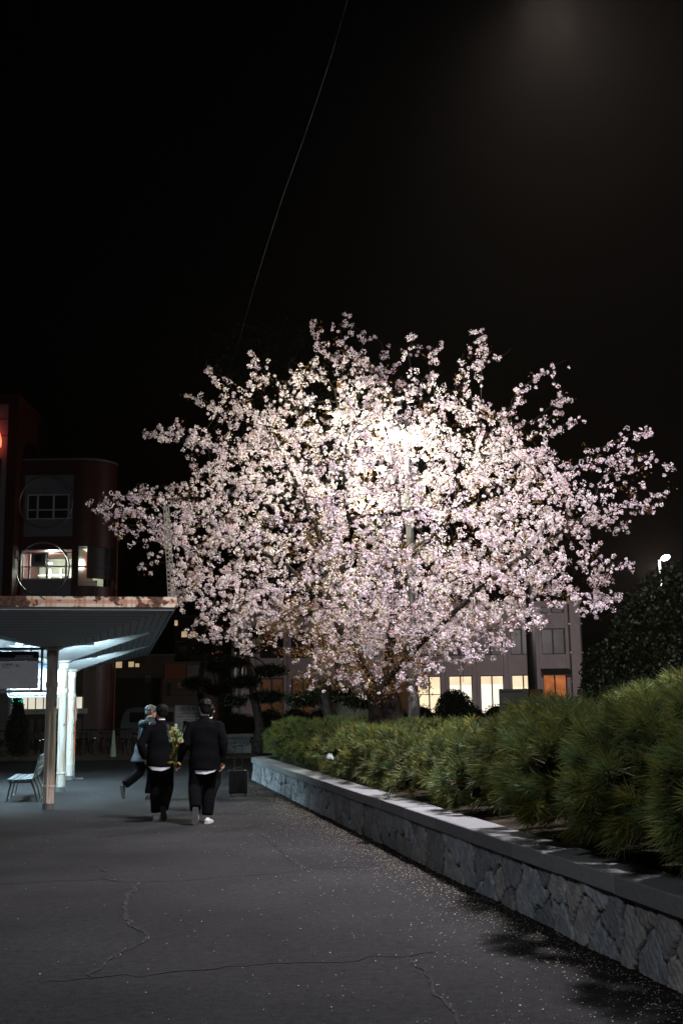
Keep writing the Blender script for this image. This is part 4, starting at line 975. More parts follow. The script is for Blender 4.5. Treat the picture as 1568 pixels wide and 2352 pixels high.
# flowers in clusters on the thin wood
def flowers(centers, per, rc, rf, seed, tone_fn):
    r = np.random.default_rng(seed); n = len(centers); k = n * per
    c = np.repeat(centers, per, 0); d = r.normal(0, 1, (k, 3)); d /= np.linalg.norm(d, axis=1)[:, None]
    sz = np.repeat(r.uniform(.42, 1.25, n), per)
    p = c + d * (rc * r.random(k) ** .28 * sz)[:, None]
    f = d + r.normal(0, .45, (k, 3)); f /= np.linalg.norm(f, axis=1)[:, None]
    a = np.cross(f, r.normal(0, 1, (k, 3))); a /= np.linalg.norm(a, axis=1)[:, None] + 1e-9; b_ = np.cross(f, a)
    rr = rf * r.uniform(.75, 1.2, k)
    V = np.empty((k, 11, 3)); V[:, 0] = p - f * (rr * .35)[:, None]
    for j in range(10):
        t = 2 * PI * j / 10; q = 1.0 if j % 2 == 0 else .62
        V[:, 1 + j] = p + (a * math.cos(t) + b_ * math.sin(t)) * (rr * q)[:, None] + f * (rr * r.uniform(-.1, .35, k))[:, None]
    base = np.arange(k)[:, None] * 11
    F = np.concatenate([np.stack([base[:, 0], base[:, 0] + 1 + (2 * j + 9) % 10, base[:, 0] + 1 + 2 * j, base[:, 0] + 1 + (2 * j + 1) % 10], 1) for j in range(5)])
    tn = tone_fn(r, k, np.repeat(np.arange(n), per)); T = np.repeat(tn[:, None, :], 11, 1)
    T[:, 0] *= np.array([.96, .80, .84])
    return V.reshape(-1, 3), F, T.reshape(-1, 3)
thin = np.where(RD < .017)[0]; thin = thin[thin > 0]
tip = ~haschild
cen = []; leafc = []
# places on the crown where young leaves outnumber flowers (centre of a patch, radius, leafiness)
LEAFY = [(P(700, 1520, 20), 1.6, .8), (P(720, 1290, 18.8), 1.0, .55), (P(890, 1550, 20), 1.2, .95), (P(1190, 1385, 18.5), .75, .5), (P(960, 1590, 20.5), .6, .97), (P(1020, 1380, 18.3), .7, .35), (P(1060, 770, 21), .6, .35)]
for i in thin:
    a, c = N[par[i]], N[i]
    lf = .03
    for q, R_, w_ in LEAFY:
        dq = np.linalg.norm((c - q) / R_)
        if dq < 1: lf = max(lf, w_ * (1 - dq ** 3))
    m = 3 if tip[i] else (2 if tr.random() < .5 else 1)
    if RD[i] < .009 and tr.random() < .5: m += 1
    if i in isf: m = (1 if tr.random() < .5 else 2)
    if pix(c)[1] < 930 and tr.random() < .35: m = max(0, m - 1)
    for _ in range(m):
        p = a + (c - a) * tr.random() + tr.normal(0, .06, 3) + np.array([0, 0, -.03])
        if low(p, 12): continue
        if i not in isf and math.sin(p[0] * 2.3 + 1.1 * math.sin(p[2] * 1.7)) + math.sin(p[1] * 2.1 + 2) + math.sin(p[2] * 4.6 + p[0] * .9) < (-.40 if pix(p)[0] < 720 else -.75) and pix(p)[1] < 1400 and tr.random() < .6: continue
        if tr.random() < lf: leafc.append(p)
        else: cen.append(p)
        if tr.random() < .10: leafc.append(p + tr.normal(0, .05, 3))
cen = np.array(cen); leafc = np.array(leafc)
def tone_f(r, k, ci):
    base = r.uniform(.90, 1.0, ci.max() + 1)[ci] * r.uniform(.92, 1.02, k)
    pk = np.clip(r.normal(.04, .04, ci.max() + 1)[ci] + r.normal(0, .02, k), 0, .3)
    return np.stack([base, base * (1 - pk), base * (1 - pk * .6)], 1)
print('clusters', len(cen), 'nodes', nN)
V, F, T = flowers(cen, 15, .056, .0165, 31, tone_f)
mesh_obj('blossoms', V, F, MT['petal'], ct, tone=T)
def leaves(cent, per, spread, ln, wd, seed, tone_fn, droop=.4):
    r = np.random.default_rng(seed); k = len(cent) * per; c = np.repeat(cent, per, 0) + r.normal(0, spread, (len(cent) * per, 3))
    d = r.normal(0, 1, (k, 3)); d[:, 2] -= droop; d /= np.linalg.norm(d, axis=1)[:, None]
    s = np.cross(d, r.normal(0, 1, (k, 3))); s /= np.linalg.norm(s, axis=1)[:, None] + 1e-9; up = np.cross(s, d)
    L_ = ln * r.uniform(.65, 1.25, k)[:, None]; w = wd * r.uniform(.7, 1.2, k)[:, None]
    V = np.stack([c, c + d * L_ * .45 + s * w + up * w * .4, c + d * L_, c + d * L_ * .45 - s * w + up * w * .4], 1)
    F = np.arange(k * 4).reshape(k, 4); T = np.repeat(tone_fn(r, k)[:, None, :], 4, 1)
    return V.reshape(-1, 3), F, T.reshape(-1, 3)
V, F, T = leaves(leafc, 7, .05, .065, .012, 41, lambda r, k: (lambda g, b: np.stack([b * (1 - .25 * g), b * (.75 + .75 * g), b * (.8 - .2 * g)], 1))(r.random(k) ** 2, r.uniform(.6, 1.35, k)))
mesh_obj('young_leaves', V, F, MT['redleaf'], ct, tone=T)

# ------------------------------------------------------------------ street lamp standing in the tree
LY = 21.5
lb = P(951, 1640, LY); lt_ = P(936, 955, LY); lh = P(909, 950, LY)
lp = thing('street_lamp', (lb[0], LY, .5), 'tall grey street lamp glowing white inside the blossoming cherry crown', 'street lamp')
LX = lb[0]
b = MB(); b.lathe((LX, LY, .5), [(.11, 0), (.105, 1.3), (.085, 1.34), (.066, 6.3), (.06, 6.72)], 16); b.build('pole', MT['pole'], lp, smooth=True)
b = MB(); b.rbox((LX - .10, LY - .135, .85), (LX + .10, LY - .10, 1.35), .02); b.build('service_door', MT['pole'], lp)
hx, hz = lh[0] - .06, 6.86
b = MB(); b.tube([(LX, LY, 6.6), (LX - .02, LY, 6.85), (LX - .12, LY, 6.97), (hx + .05, LY, 6.99)], [.05, .045, .04, .04], 10); b.build('arm', MT['pole'], lp, smooth=True)
b = MB(); b.lathe((hx, LY, hz), [(.0, .17), (.09, .16), (.20, .10), (.27, .03), (.28, .0), (.25, -.005), (.0, .015)][::-1], 24); hd_ = b.build('lamp_head', MT['lampshell'], lp, smooth=True)
b = MB(); b.lathe((hx, LY, hz), [(.0, -.11), (.10, -.10), (.18, -.065), (.235, -.012)], 24); b.build('lamp_lens', MT['e_lamp'], hd_, smooth=True)
def lamp(name, kind, loc, power, col, size=.15, rot=None, spot=None, blend=.5):
    l = bpy.data.lights.new(name, kind); l.energy = power; l.color = col; l.shadow_soft_size = size
    if spot: l.spot_size = math.radians(spot); l.spot_blend = blend
    o = bpy.data.objects.new(name, l); COL.objects.link(o); o.location = loc
    if rot: o.rotation_euler = rot
    return o
lamp('street_lamp_light', 'POINT', (hx, LY, hz - .28), 1900, (.98, 1.0, .72), .16)

# plaza floodlight on a tall arm; its head hangs just above the picture
FY = 12.3; FL = P(1248, -42, FY)
fp = thing('plaza_or_fill_lamp', (5.6, FY, .5), 'tall plaza lamp reaching over the pine bed from the right', 'street lamp')
b = MB(); b.lathe((5.6, FY, .5), [(.13, 0), (.12, 1.2), (.10, 1.25), (.075, FL[2] - .9)], 16); b.build('pole', MT['pole'], fp, smooth=True)
b = MB(); b.tube([(5.6, FY, FL[2] - .5), (5.2, FY, FL[2] + .1), (4.2, FY, FL[2] + .28), (FL[0] + .3, FY, FL[2] + .2)], [.07, .06, .05, .045], 10); b.build('arm', MT['pole'], fp, smooth=True)
b = MB(); b.rbox((FL[0] - .32, FY - .16, FL[2] + .08), (FL[0] + .38, FY + .16, FL[2] + .24), .1); hh_ = b.build('lamp_head', MT['lampshell'], fp)
b = MB(); b.rbox((FL[0] - .26, FY - .12, FL[2] + .02), (FL[0] + .30, FY + .12, FL[2] + .078), .08); b.build('lamp_lens', MT['e_far'], hh_)
lamp('plaza_or_fill_light', 'SPOT', (FL[0], FY, FL[2] - .06), 12000, (1.0, .94, 1.0), .42, (math.radians(16), math.radians(-22), 0), 176, 1.0)

# unseen fill lamp behind the camera, added to light wall and foreground
q = (-5.2, -5.0, 8.6)
fill_lamp = thing('plaza_or_fill_lamp', (q[0] - 2.6, q[1], 0), 'unseen fill lamp added on the left of the walk, behind the viewpoint', 'street lamp')
b = MB(); b.lathe((q[0] - 2.6, q[1], 0), [(.13, 0), (.12, 1.2), (.10, 1.25), (.075, q[2] - .4)], 16); b.build('pole', MT['pole'], fill_lamp, smooth=True)
b = MB(); b.tube([(q[0] - 2.6, q[1], q[2] - .5), (q[0] - 2.2, q[1], q[2] + .1), (q[0] - 1.4, q[1], q[2] + .28), (q[0] - .3, q[1], q[2] + .2)], [.07, .06, .05, .045], 10); b.build('arm', MT['pole'], fill_lamp, smooth=True)
b = MB(); b.rbox((q[0] - .32, q[1] - .16, q[2] + .08), (q[0] + .38, q[1] + .16, q[2] + .24), .1); hh_ = b.build('lamp_head', MT['lampshell'], fill_lamp)
b = MB(); b.rbox((q[0] - .26, q[1] - .12, q[2] + .02), (q[0] + .30, q[1] + .12, q[2] + .078), .08); b.build('lamp_lens', MT['e_far'], hh_)
lamp('plaza_or_fill_light', 'SPOT', (q[0], q[1], q[2] - .06), 2700, (.92, .95, 1.0), .16, (0, 0, 0), 168, .25)

# far lamp on the right, above the clipped evergreen
q = P(1527, 1281, 62)
fl = thing('street_lamp', (q[0] - .35, 62, 0), 'distant white street lamp above the clipped evergreen at far right', 'street lamp')
b = MB(); b.lathe((q[0] - .35, 62, 0), [(.11, 0), (.07, q[2] - .12)], 10); b.build('pole', MT['board'], fl)
b = MB(); b.ball((q[0], 62, q[2]), (.25, .2, .16), 16, 10, fr=lambda x, y, z: (x, y, z + (x - q[0]) * .25)); b.build('lamp_head', MT['e_far'], fl, smooth=True)
lamp('far_lamp_light', 'POINT', (q[0] - 1.6, 58.6, q[2] - 1.2), 2700, (1.0, .90, .92), .2)

# ------------------------------------------------------------------ pine shrubs with long needles
def tufts(pts, dirs, n_need, ln, wd, seed, tone_rng=(.55, 1.4)):
    r = np.random.default_rng(seed); m = len(pts); k = m * n_need
    c = np.repeat(pts, n_need, 0); ax = np.repeat(dirs, n_need, 0)
    stem = r.random(k) * ln * .75
    th = r.uniform(.12, 1.05, k); ph = r.uniform(0, 2 * PI, k)
    a = np.cross(ax, np.array([.31, .57, .76])); a /= np.linalg.norm(a, axis=1)[:, None] + 1e-9; b_ = np.cross(ax, a)
    d = ax * np.cos(th)[:, None] + (a * np.cos(ph)[:, None] + b_ * np.sin(ph)[:, None]) * np.sin(th)[:, None]
    d[:, 2] -= .10; d /= np.linalg.norm(d, axis=1)[:, None]
    p = c + ax * stem[:, None]
    s = np.cross(d, r.normal(0, 1, (k, 3))); s /= np.linalg.norm(s, axis=1)[:, None] + 1e-9
    L_ = (ln * r.uniform(.7, 1.25, k))[:, None]; W_ = (wd * r.uniform(.7, 1.2, k))[:, None]
    V = np.stack([p - s * W_ * .5, p + s * W_ * .5, p + d * L_ * .7 + s * W_ * .38 - [0, 0, .004], p + d * L_ - [0, 0, .012]], 1).reshape(-1, 3)
    F = np.arange(k * 4).reshape(k, 4)
    tb = np.repeat(r.uniform(*tone_rng, m), n_need) * r.uniform(.75, 1.25, k)
    hue = np.repeat(np.clip(r.normal(.5, .3, m), 0, 1), n_need)
    old = r.random(k) < .05
    T = np.stack([tb * (.62 + .70 * hue), tb * (.92 + .2 * hue), tb * (1.25 - .6 * hue)], 1); T[old] = np.array([1.6, .85, .7]) * tb[old][:, None]
    return V, F, np.repeat(T, 4, 0)
def pine(name_label, blobs, spacing, n_need, ln, wd, seed, group='low pines along the wall'):
    r = np.random.default_rng(seed); pts = []; dirs = []
    B = np.array([bb[:6] for bb in blobs], float)
    for bb in B:
        c, R_ = bb[:3], bb[3:6]; n_ = int(4 * PI * ((R_[0] * R_[1]) ** 1.6 / 3 + (R_[0] * R_[2]) ** 1.6 / 3 + (R_[1] * R_[2]) ** 1.6 / 3) ** (1 / 1.6) / spacing ** 2)
        d = r.normal(0, 1, (n_, 3)); d /= np.linalg.norm(d, axis=1)[:, None]
        d = d[d[:, 2] > -.75]
        p = c + d * R_ * r.uniform(.74, 1.0, len(d))[:, None]
        nn = d / R_; nn /= np.linalg.norm(nn, axis=1)[:, None]
        ok = p[:, 2] > (.74 if seed < 250 else .62)
        for o in B:
            if o is bb: continue
            ok &= (((p - o[:3]) / (o[3:6] * .82)) ** 2).sum(1) > 1
        p, nn = p[ok], nn[ok]
        dd = nn * .75 + np.array([0, 0, .45]) + r.normal(0, .30, nn.shape); dd /= np.linalg.norm(dd, axis=1)[:, None]
        pts.append(p - dd * ln * .4); dirs.append(dd)
    pts = np.concatenate(pts); dirs = np.concatenate(dirs)
    c0 = B[:, :3].mean(0)
    t = thing('pine_shrub', (c0[0], c0[1], .52), name_label, 'shrub', group)
    V, F, T = tufts(pts, dirs, n_need, ln, wd, seed + 1)
    mesh_obj('needles', V, F, MT['needle'], t, tone=T)
    b = MB(); base = Vector((c0[0], c0[1], .50))
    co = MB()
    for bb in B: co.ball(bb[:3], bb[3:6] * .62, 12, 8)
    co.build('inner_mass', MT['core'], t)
    for bb in B: b.tube(bez((base.x + r.normal(0, .1), base.y + r.normal(0, .1), .5), (bb[0] * .6 + c0[0] * .4, bb[1] * .6 + c0[1] * .4, .8), bb[:3]), [.035, .03, .028, .026, .022, .018, .012], 6)
    for i in r.choice(len(pts), min(len(pts), 420), replace=False):
        j = np.argmin((((pts[i] - B[:, :3]) / B[:, 3:6]) ** 2).sum(1)); q = B[j, :3] + (pts[i] - B[j, :3]) * .35
        b.tube([q, (q + pts[i]) / 2 + r.normal(0, .03, 3), pts[i] + dirs[i] * ln * .5], [.012, .008, .004], 4, cap=False)
    b.build('branches', MT['twig'], t)
    return t
def row(y0, y1, n, off, rad, zc, rz, seed, jz=.06):
    r = random.Random(seed); out = []
    for i in range(n):
        y = y0 + (y1 - y0) * (i + .5) / n + r.uniform(-.15, .15)
        out.append((xw(y) + off + r.uniform(-.1, .1), y, zc + (y - 10) * .018 * (y < 10.5) + r.uniform(-jz, jz), rad * r.uniform(.85, 1.15), rad * r.uniform(.85, 1.15), rz * r.uniform(.88, 1.12)))
    return out
pine('big long needled pine shrub overhanging the coping at the near right', [(xw(y) + o, y, z, rx, ry, rz) for o, y, z, rx, ry, rz in ((.66, 9.75, 1.13, .70, .72, .46), (.40, 8.35, 1.04, .70, .66, .45), (.46, 7.05, 1.10, .74, .66, .46), (.36, 5.85, 1.05, .66, .62, .44), (.46, 4.75, 1.04, .70, .6, .43), (.52, 9.05, 1.0, .5, .5, .40), (.46, 7.7, 1.0, .5, .5, .40), (.44, 6.45, 1.0, .5, .5, .40), (.44, 5.3, .98, .5, .5, .40), (1.75, 9.9, 1.16, .75, .7, .44), (1.8, 8.6, 1.14, .8, .7, .45), (1.75, 7.2, 1.12, .8, .7, .46), (1.9, 5.8, 1.06, .8, .75, .45), (2.9, 9.4, 1.16, .8, .75, .44), (3.0, 7.9, 1.12, .8, .75, .46), (3.0, 6.4, 1.06, .8, .7, .46))], .105, 110, .15, .0024, 100)
pine('tall pine shrub rising above the others at the right edge', [(3.25, 12.4, 1.32, .5, .55, .42), (3.8, 12.3, 1.45, .6, .6, .45), (4.5, 12.4, 1.5, .75, .7, .5), (4.0, 11.6, 1.2, .7, .5, .42)], .10, 70, .15, .0038, 200)
pine('middle pine shrub with its left end above the coping joint', row(11.3, 14.6, 3, .72, .60, .86, .36, 4) + row(11.3, 14.6, 3, 1.7, .70, .86, .36, 5), .105, 62, .13, .0042, 300)
pine('low pine shrub beneath the cherry branches', row(15.0, 19.6, 4, .74, .62, .88, .42, 6) + row(15.0, 19.8, 5, 1.75, .75, .93, .45, 7), .12, 54, .13, .006, 400)
pine('low pine shrub before the cherry trunk', row(20.0, 24.6, 4, .80, .62, .90, .42, 8) + row(20.0, 24.8, 5, 1.75, .75, .95, .42, 9), .135, 44, .13, .008, 500)
pine('farthest pine shrub at the rounded end of the stone wall', row(25.0, 28.2, 4, .95, .6, .90, .45, 10) + row(25.0, 28.2, 4, 1.8, .7, .95, .45, 12), .14, 42, .13, .009, 600)
c = P(757, 1747, 18.6)
tg = thing('crumpled_bag', c, 'small crumpled silvery bag lying among the pines on top of the wall', 'litter')
b = MB(); b.ball((c[0], c[1], c[2]), (.07, .045, .11), 12, 9); r = random.Random(4)
b.v = [(x + r.gauss(0, .010), y + r.gauss(0, .010), z + r.gauss(0, .010)) for x, y, z in b.v]; o = b.build('bag', MT['bag'], tg); b = MB(); b.tube([(c[0] - .01, c[1], c[2] + .09), (c[0], c[1], c[2] + .13), (c[0] + .03, c[1], c[2] + .16)], [.025, .012, .03], 7); b.build('knot', MT['bag'], tg)

# ------------------------------------------------------------------ darker planting behind
def leafy(name, label, cat, base, blobs, n, ln, wd, seed, trunk=None, bark='oldbark', shell=.25, material='darkleaf', group=None, clip=True, gaps=0):
    r = np.random.default_rng(seed); t = thing(name, base, label, cat, group)
    B = np.array(blobs, float); vol = B[:, 3] * B[:, 4] * B[:, 5]; w = vol ** (2 / 3); w /= w.sum()
    C = []
    for j, bb in enumerate(B):
        k = int(n * w[j]); d = r.normal(0, 1, (k, 3)); d /= np.linalg.norm(d, axis=1)[:, None]
        q = 1 - shell * r.random(k) ** (1.3 if clip else .7)
        p = bb[:3] + d * bb[3:6] * q[:, None]
        if gaps:
            keep = (np.sin(p[:, 0] * gaps + seed) + np.sin(p[:, 1] * gaps * 1.1) + np.sin(p[:, 2] * gaps * 1.3 + 2)) > -.7
            p = p[keep]
        C.append(p)
    C = np.concatenate(C)
    V, F, T = leaves(C, 1, ln * .3, ln, wd, seed + 1, lambda r, k: np.repeat(r.uniform(.5, 1.5, k)[:, None], 3, 1) * np.array([1, 1, 1]), .15)
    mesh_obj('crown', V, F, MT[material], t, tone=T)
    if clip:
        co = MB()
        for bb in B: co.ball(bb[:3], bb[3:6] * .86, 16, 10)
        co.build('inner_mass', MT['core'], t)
    if trunk:
        b = MB()
        for pts, rad in trunk: b.tube(pts, rad, 10)
        if len(trunk) == 1:
            tp = Vector(trunk[0][0][-1])
            for bb in blobs[:8]: b.tube(bez(tp - Vector((0, 0, .3)), (tp + Vector(bb[:3])) / 2 + Vector((0, 0, .2)), bb[:3]), [trunk[0][1][-1] * q for q in (.8, .7, .6, .5, .4, .3, .2)], 6)
        b.build('trunk', MT[bark], t, smooth=True)
    return t
# big evergreen behind the cherry: pale furrowed trunk, crown reaching above the blossom
q = P(812, 1600, 42)
big = [(P(560, 800, 42) [0], 42, P(560, 800, 42)[2] - .1, 1.9, 2, 1.3), (P(535, 800, 42)[0], 41.5, P(0, 800, 42)[2], .95, 1.2, 1.0), (P(655, 800, 42)[0], 41.5, P(0, 810, 42)[2], 1.0, 1.3, 1.1), (P(600, 900, 42)[0], 42, P(0, 900, 42)[2], 2.2, 2, 1.6), (P(760, 900, 42)[0], 43, P(0, 905, 42)[2], 2.2, 2, 1.6), (P(700, 1050, 42)[0], 43, P(0, 1050, 42)[2], 3.4, 3, 2.2), (P(900, 1000, 42)[0], 43.5, P(0, 1000, 42)[2], 2.4, 2.4, 1.8)]
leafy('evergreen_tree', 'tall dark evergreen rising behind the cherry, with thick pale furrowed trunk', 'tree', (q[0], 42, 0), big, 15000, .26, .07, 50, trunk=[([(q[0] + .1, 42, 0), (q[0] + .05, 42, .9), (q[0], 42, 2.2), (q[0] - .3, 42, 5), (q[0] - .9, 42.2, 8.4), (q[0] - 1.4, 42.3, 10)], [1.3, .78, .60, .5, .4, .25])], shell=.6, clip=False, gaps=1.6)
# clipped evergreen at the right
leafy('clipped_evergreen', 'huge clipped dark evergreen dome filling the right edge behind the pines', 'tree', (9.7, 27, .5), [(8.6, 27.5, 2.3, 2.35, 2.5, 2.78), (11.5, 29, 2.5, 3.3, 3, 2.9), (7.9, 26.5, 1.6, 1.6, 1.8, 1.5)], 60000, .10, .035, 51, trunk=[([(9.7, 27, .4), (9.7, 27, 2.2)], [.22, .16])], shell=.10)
q = P(1372, 1510, 33)
leafy('round_shrub', 'rounded dark green bush catching light between building and clipped dome', 'shrub', (q[0], 33, .5), [(q[0] + .1, 33, 2.35, .62, .7, 1.05), (q[0] - .2, 32.8, 1.6, .5, .6, .8)], 5200, .10, .035, 52, trunk=[([(q[0], 33, .4), (q[0], 33, 1.6)], [.1, .07])], shell=.3)
q = P(1380, 1575, 26)
leafy('low_shrub', 'low dark shrub at the foot of the clipped dome', 'shrub', (q[0], 26, .5), [(q[0], 26, 1.35, .75, .7, .65), (q[0] - .6, 26.4, 1.2, .5, .6, .5)], 4200, .09, .03, 53, trunk=[([(q[0], 26, .4), (q[0], 26, 1.2)], [.06, .04])], shell=.2)
q = P(1043, 1615, 40)
leafy('domed_shrub', 'black domed bush silhouetted before the lit ground floor window', 'shrub', (q[0], 40, .4), [(q[0], 40, 1.35, .72, .72, .95)], 5000, .07, .03, 54, trunk=[([(q[0], 40, .3), (q[0], 40, 1.2)], [.08, .05])], shell=.12)
# cloud pruned pines, dark tiers on bent trunks
def niwaki(X, Y0, d, tiers, label, seed):
    q = P(X, 1640, d); bl = []
    for x, y, w, h in tiers:
        c = P(x, y, d); bl.append((c[0], d + (seed % 3) * .2, c[2], w * d / FPX, w * d / FPX * .8, h * d / FPX))
    tp = [(q[0], d, .3), (q[0] + .1, d, 1.2), (q[0] - .15, d, 2.4), (bl[0][0], d, bl[0][2])]
    return leafy('cloud_pine', label, 'tree', (q[0], d, .3), bl, 1800 * len(bl), .12, .02, seed, trunk=[(tp, [.2, .16, .12, .06])], bark='bark', shell=.8, group='cloud pruned pines')
niwaki(590, 1640, 38, [(565, 1490, 30, 12), (590, 1452, 24, 11), (535, 1520, 36, 11), (620, 1540, 40, 12), (560, 1565, 42, 13), (610, 1600, 44, 12), (535, 1610, 34, 12)], 'cloud pruned dark pine standing before the drain pipes left of the cherry', 60)
niwaki(468, 1640, 44, [(470, 1490, 30, 14), (500, 1530, 34, 14), (450, 1570, 34, 14), (500, 1585, 36, 12), (470, 1455, 24, 12)], 'cloud pruned dark pine behind the notice board', 61)
niwaki(752, 1640, 30, [(740, 1598, 52, 17), (690, 1606, 36, 14), (840, 1610, 50, 15), (775, 1590, 36, 12)], 'low cloud pruned pine with pale trunk under the cherry', 62)
# hedge along the far walk behind the low wall
leafy('clipped_hedge', 'dark clipped hedge running above the low stone wall', 'hedge', (-2.2, 47, .5), [(-4.5 + 1.3 * k, 48, 1.05, .95, .7, .62) for k in range(6)], 9000, .08, .03, 63, trunk=[([(-4.5 + 1.3 * k, 48, .4), (-4.5 + 1.3 * k, 48, 1.0)], [.05, .03]) for k in range(6)], shell=.2)
leafy('clipped_hedge', 'long dark low hedge before the ground floor windows of the office block', 'hedge', (4, 60, 0), [(P(620 + 58 * k, 1640, 60)[0], 60 + .2 * (k % 2), .95, .85, .7, .98 + .05 * math.sin(k * 2.3)) for k in range(13)], 12000, .10, .035, 66, trunk=[([(P(620 + 58 * k, 1640, 60)[0], 60, 0), (P(620 + 58 * k, 1640, 60)[0], 60, .8)], [.05, .03]) for k in range(13)], shell=.2)
# topiary with green lights
q = P(41, 1640, 44)
tp = leafy('topiary_shrub', 'dark shrub with a narrow top wrapped in small green lights', 'shrub', (q[0], 44, 0), [(q[0], 44, .95, .40, .4, .85), (q[0] + .02, 44, 1.75, .2, .2, .5), (q[0] - .03, 44, 2.15, .17, .17, .22)], 4500, .09, .03, 64, trunk=[([(q[0], 44, 0), (q[0], 44, 1.6)], [.06, .03])], shell=.25)
r = random.Random(8)
b = MB()
for k in range(34):
    a = r.uniform(0, 6.28); z = r.uniform(-.16, .16); b.ball((q[0] - .03 + .18 * math.cos(a), 44 + .18 * math.sin(a), 2.17 + z), .014, 6, 4)
b.build('fairy_lights', MT['e_led'], tp)

# ------------------------------------------------------------------ grey office block behind the tree
OY = 80.0
ob = thing('office_building', (4, OY, 0), 'three storey mauve grey office block with lit ground floor windows behind the cherry', 'building')
xL, xR = P(532, 1500, OY)[0], P(1338, 1500, OY)[0]; zT = P(1300, 1384, OY)[2]
pit = 70.6 / FPX * OY * 1.012; xc0 = P(1271, 1500, OY)[0]
ww = 1.66; wins = []
zG = (0.35, P(0, 1551, OY)[2] - .1); zG = (.35, 4.05); zS = (P(1271, 1503, OY)[2], P(1271, 1443, OY)[2]); zU = (P(1271, 1408, OY)[2], P(1271, 1393, OY)[2])
rows_ = [zG, zS, zU]
b = MB(); piers = MB()
xs = sorted([xc0 - k * pit for k in range(11)])
xs = [x for x in xs if x - ww / 2 > xL + .5]
prev = 0.0
for z0, z1 in rows_ + [(zT, zT)]:
    b.box((xL, OY, prev), (xR, OY + .35, z0))
    if z1 > z0:
        e = xL
        for x in xs:
            b.box((e, OY, z0), (x - ww / 2, OY + .35, z1)); e = x + ww / 2
        b.box((e, OY, z0), (xR, OY + .35, z1))
    prev = z1
b.box((xL, OY + .352, 0), (xL + .3, OY + 12, zT)); b.box((xR - .3, OY + .352, 0), (xR, OY + 12, zT)); b.box((xL + .302, OY + 11.7, 0), (xR - .302, OY + 12, zT))
b.build('wall', MT['concrete_l'], ob)
b = MB(); b.box((xL - .05, OY - .08, zT + .002), (xR + .05, OY + 12.05, zT + .12)); b.build('roof_edge', MT['concrete_l'], ob)
for x in xs:
    for sx in (-1, 1):
        p_ = MB(); px_ = x + sx * pit * .43; p_.box((px_ - .11, OY - .07, .0), (px_ + .11, OY - .002, zT - .05)); p_.build('pilaster', MT['concrete_l'], ob)
for i, x in enumerate(reversed(xs)):
    for j, (z0, z1) in enumerate(rows_):
        b = MB(); f = .07; yy = OY + .12
        for lo, hi in (((x - ww / 2, yy, z0), (x - ww / 2 + f, yy + .08, z1)), ((x + ww / 2 - f, yy, z0), (x + ww / 2, yy + .08, z1)), ((x - ww / 2 + f, yy + .001, z0), (x + ww / 2 - f, yy + .079, z0 + f)), ((x - ww / 2 + f, yy + .001, z1 - f), (x + ww / 2 - f, yy + .079, z1)), ((x - .045, yy - .01, z0 + f), (x + .045, yy + .07, z1 - f))): b.box(lo, hi)
        if j == 0: b.box((x - ww / 2 + f, yy + .002, 2.75), (x + ww / 2 - f, yy + .07, 2.80)) if i == 4 else None
        w = b.build('window', MT['frame_d'], ob)
        mm = 'glass_c' if j else {0: 'e_org', 1: 'e_win', 2: 'e_win_w', 3: 'e_win_w', 4: 'e_win', 6: 'e_win', 8: 'e_dim', 9: 'e_dim', 7: 'e_dim', 5: 'e_dim'}.get(i, 'glass_d')
        if j and i > 5: mm = 'glass_d'
        b = MB(); b.quad((x - ww / 2 + f, yy + .075, z0 + f), (x + ww / 2 - f, yy + .075, z0 + f), (x + ww / 2 - f, yy + .075, z1 - f), (x - ww / 2 + f, yy + .075, z1 - f)); b.build('pane', MT[mm], w)
        if j == 0 and i in (1, 2, 3, 4):
            hb_ = {1: .80, 2: .62, 3: .66, 4: .9}[i]; b = MB(); b.box((x - ww / 2 + f, yy + .056, z1 - hb_), (x + ww / 2 - f, yy + .07, z1 - f)); b.build('blind', MT['e_blind'], w)
x = xs[-1]
b = MB(); b.add([(x - .98, OY - .15, 4.45), (x + .98, OY - .15, 4.45), (x + 1.10, OY - .6, 4.02), (x - .90, OY - .6, 4.02), (x - .98, OY - .15, 4.38), (x + .98, OY - .15, 4.38), (x + 1.10, OY - .6, 3.95), (x - .90, OY - .6, 3.95)], [(0, 1, 2, 3), (7, 6, 5, 4), (3, 2, 6, 7), (1, 5, 6, 2), (0, 3, 7, 4)]); b.build('awning', MT['frame_d'], ob)
for X in (1308, 1335, 541, 557):
    px_ = P(X, 1500, OY)[0]; b = MB(); b.tube([(px_, OY - .2, .1), (px_, OY - .2, zT - .1)], .05, 8)
    for z in (1.5, 3.5, 5.5, 7.5): b.box((px_ - .07, OY - .26, z), (px_ + .07, OY - .003, z + .05))
    b.build('drain_pipe', MT['chrome'], ob)

# dark utility pole in front of it and its stay wire
q = P(1222, 1560, 60)
dp = thing('utility_pole', (q[0], 60, 0), 'thin black utility pole standing before the right end of the office block', 'pole')
b = MB(); b.lathe((q[0], 60, 0), [(.26, 0), (.22, 10.5)], 12); b.build('shaft', MT['darkpole'], dp, smooth=True)
b = MB(); b.box((q[0] - .9, 59.7, 9.6), (q[0] + .9, 59.78, 9.72)); b.build('cross_arm', MT['darkpole'], dp)
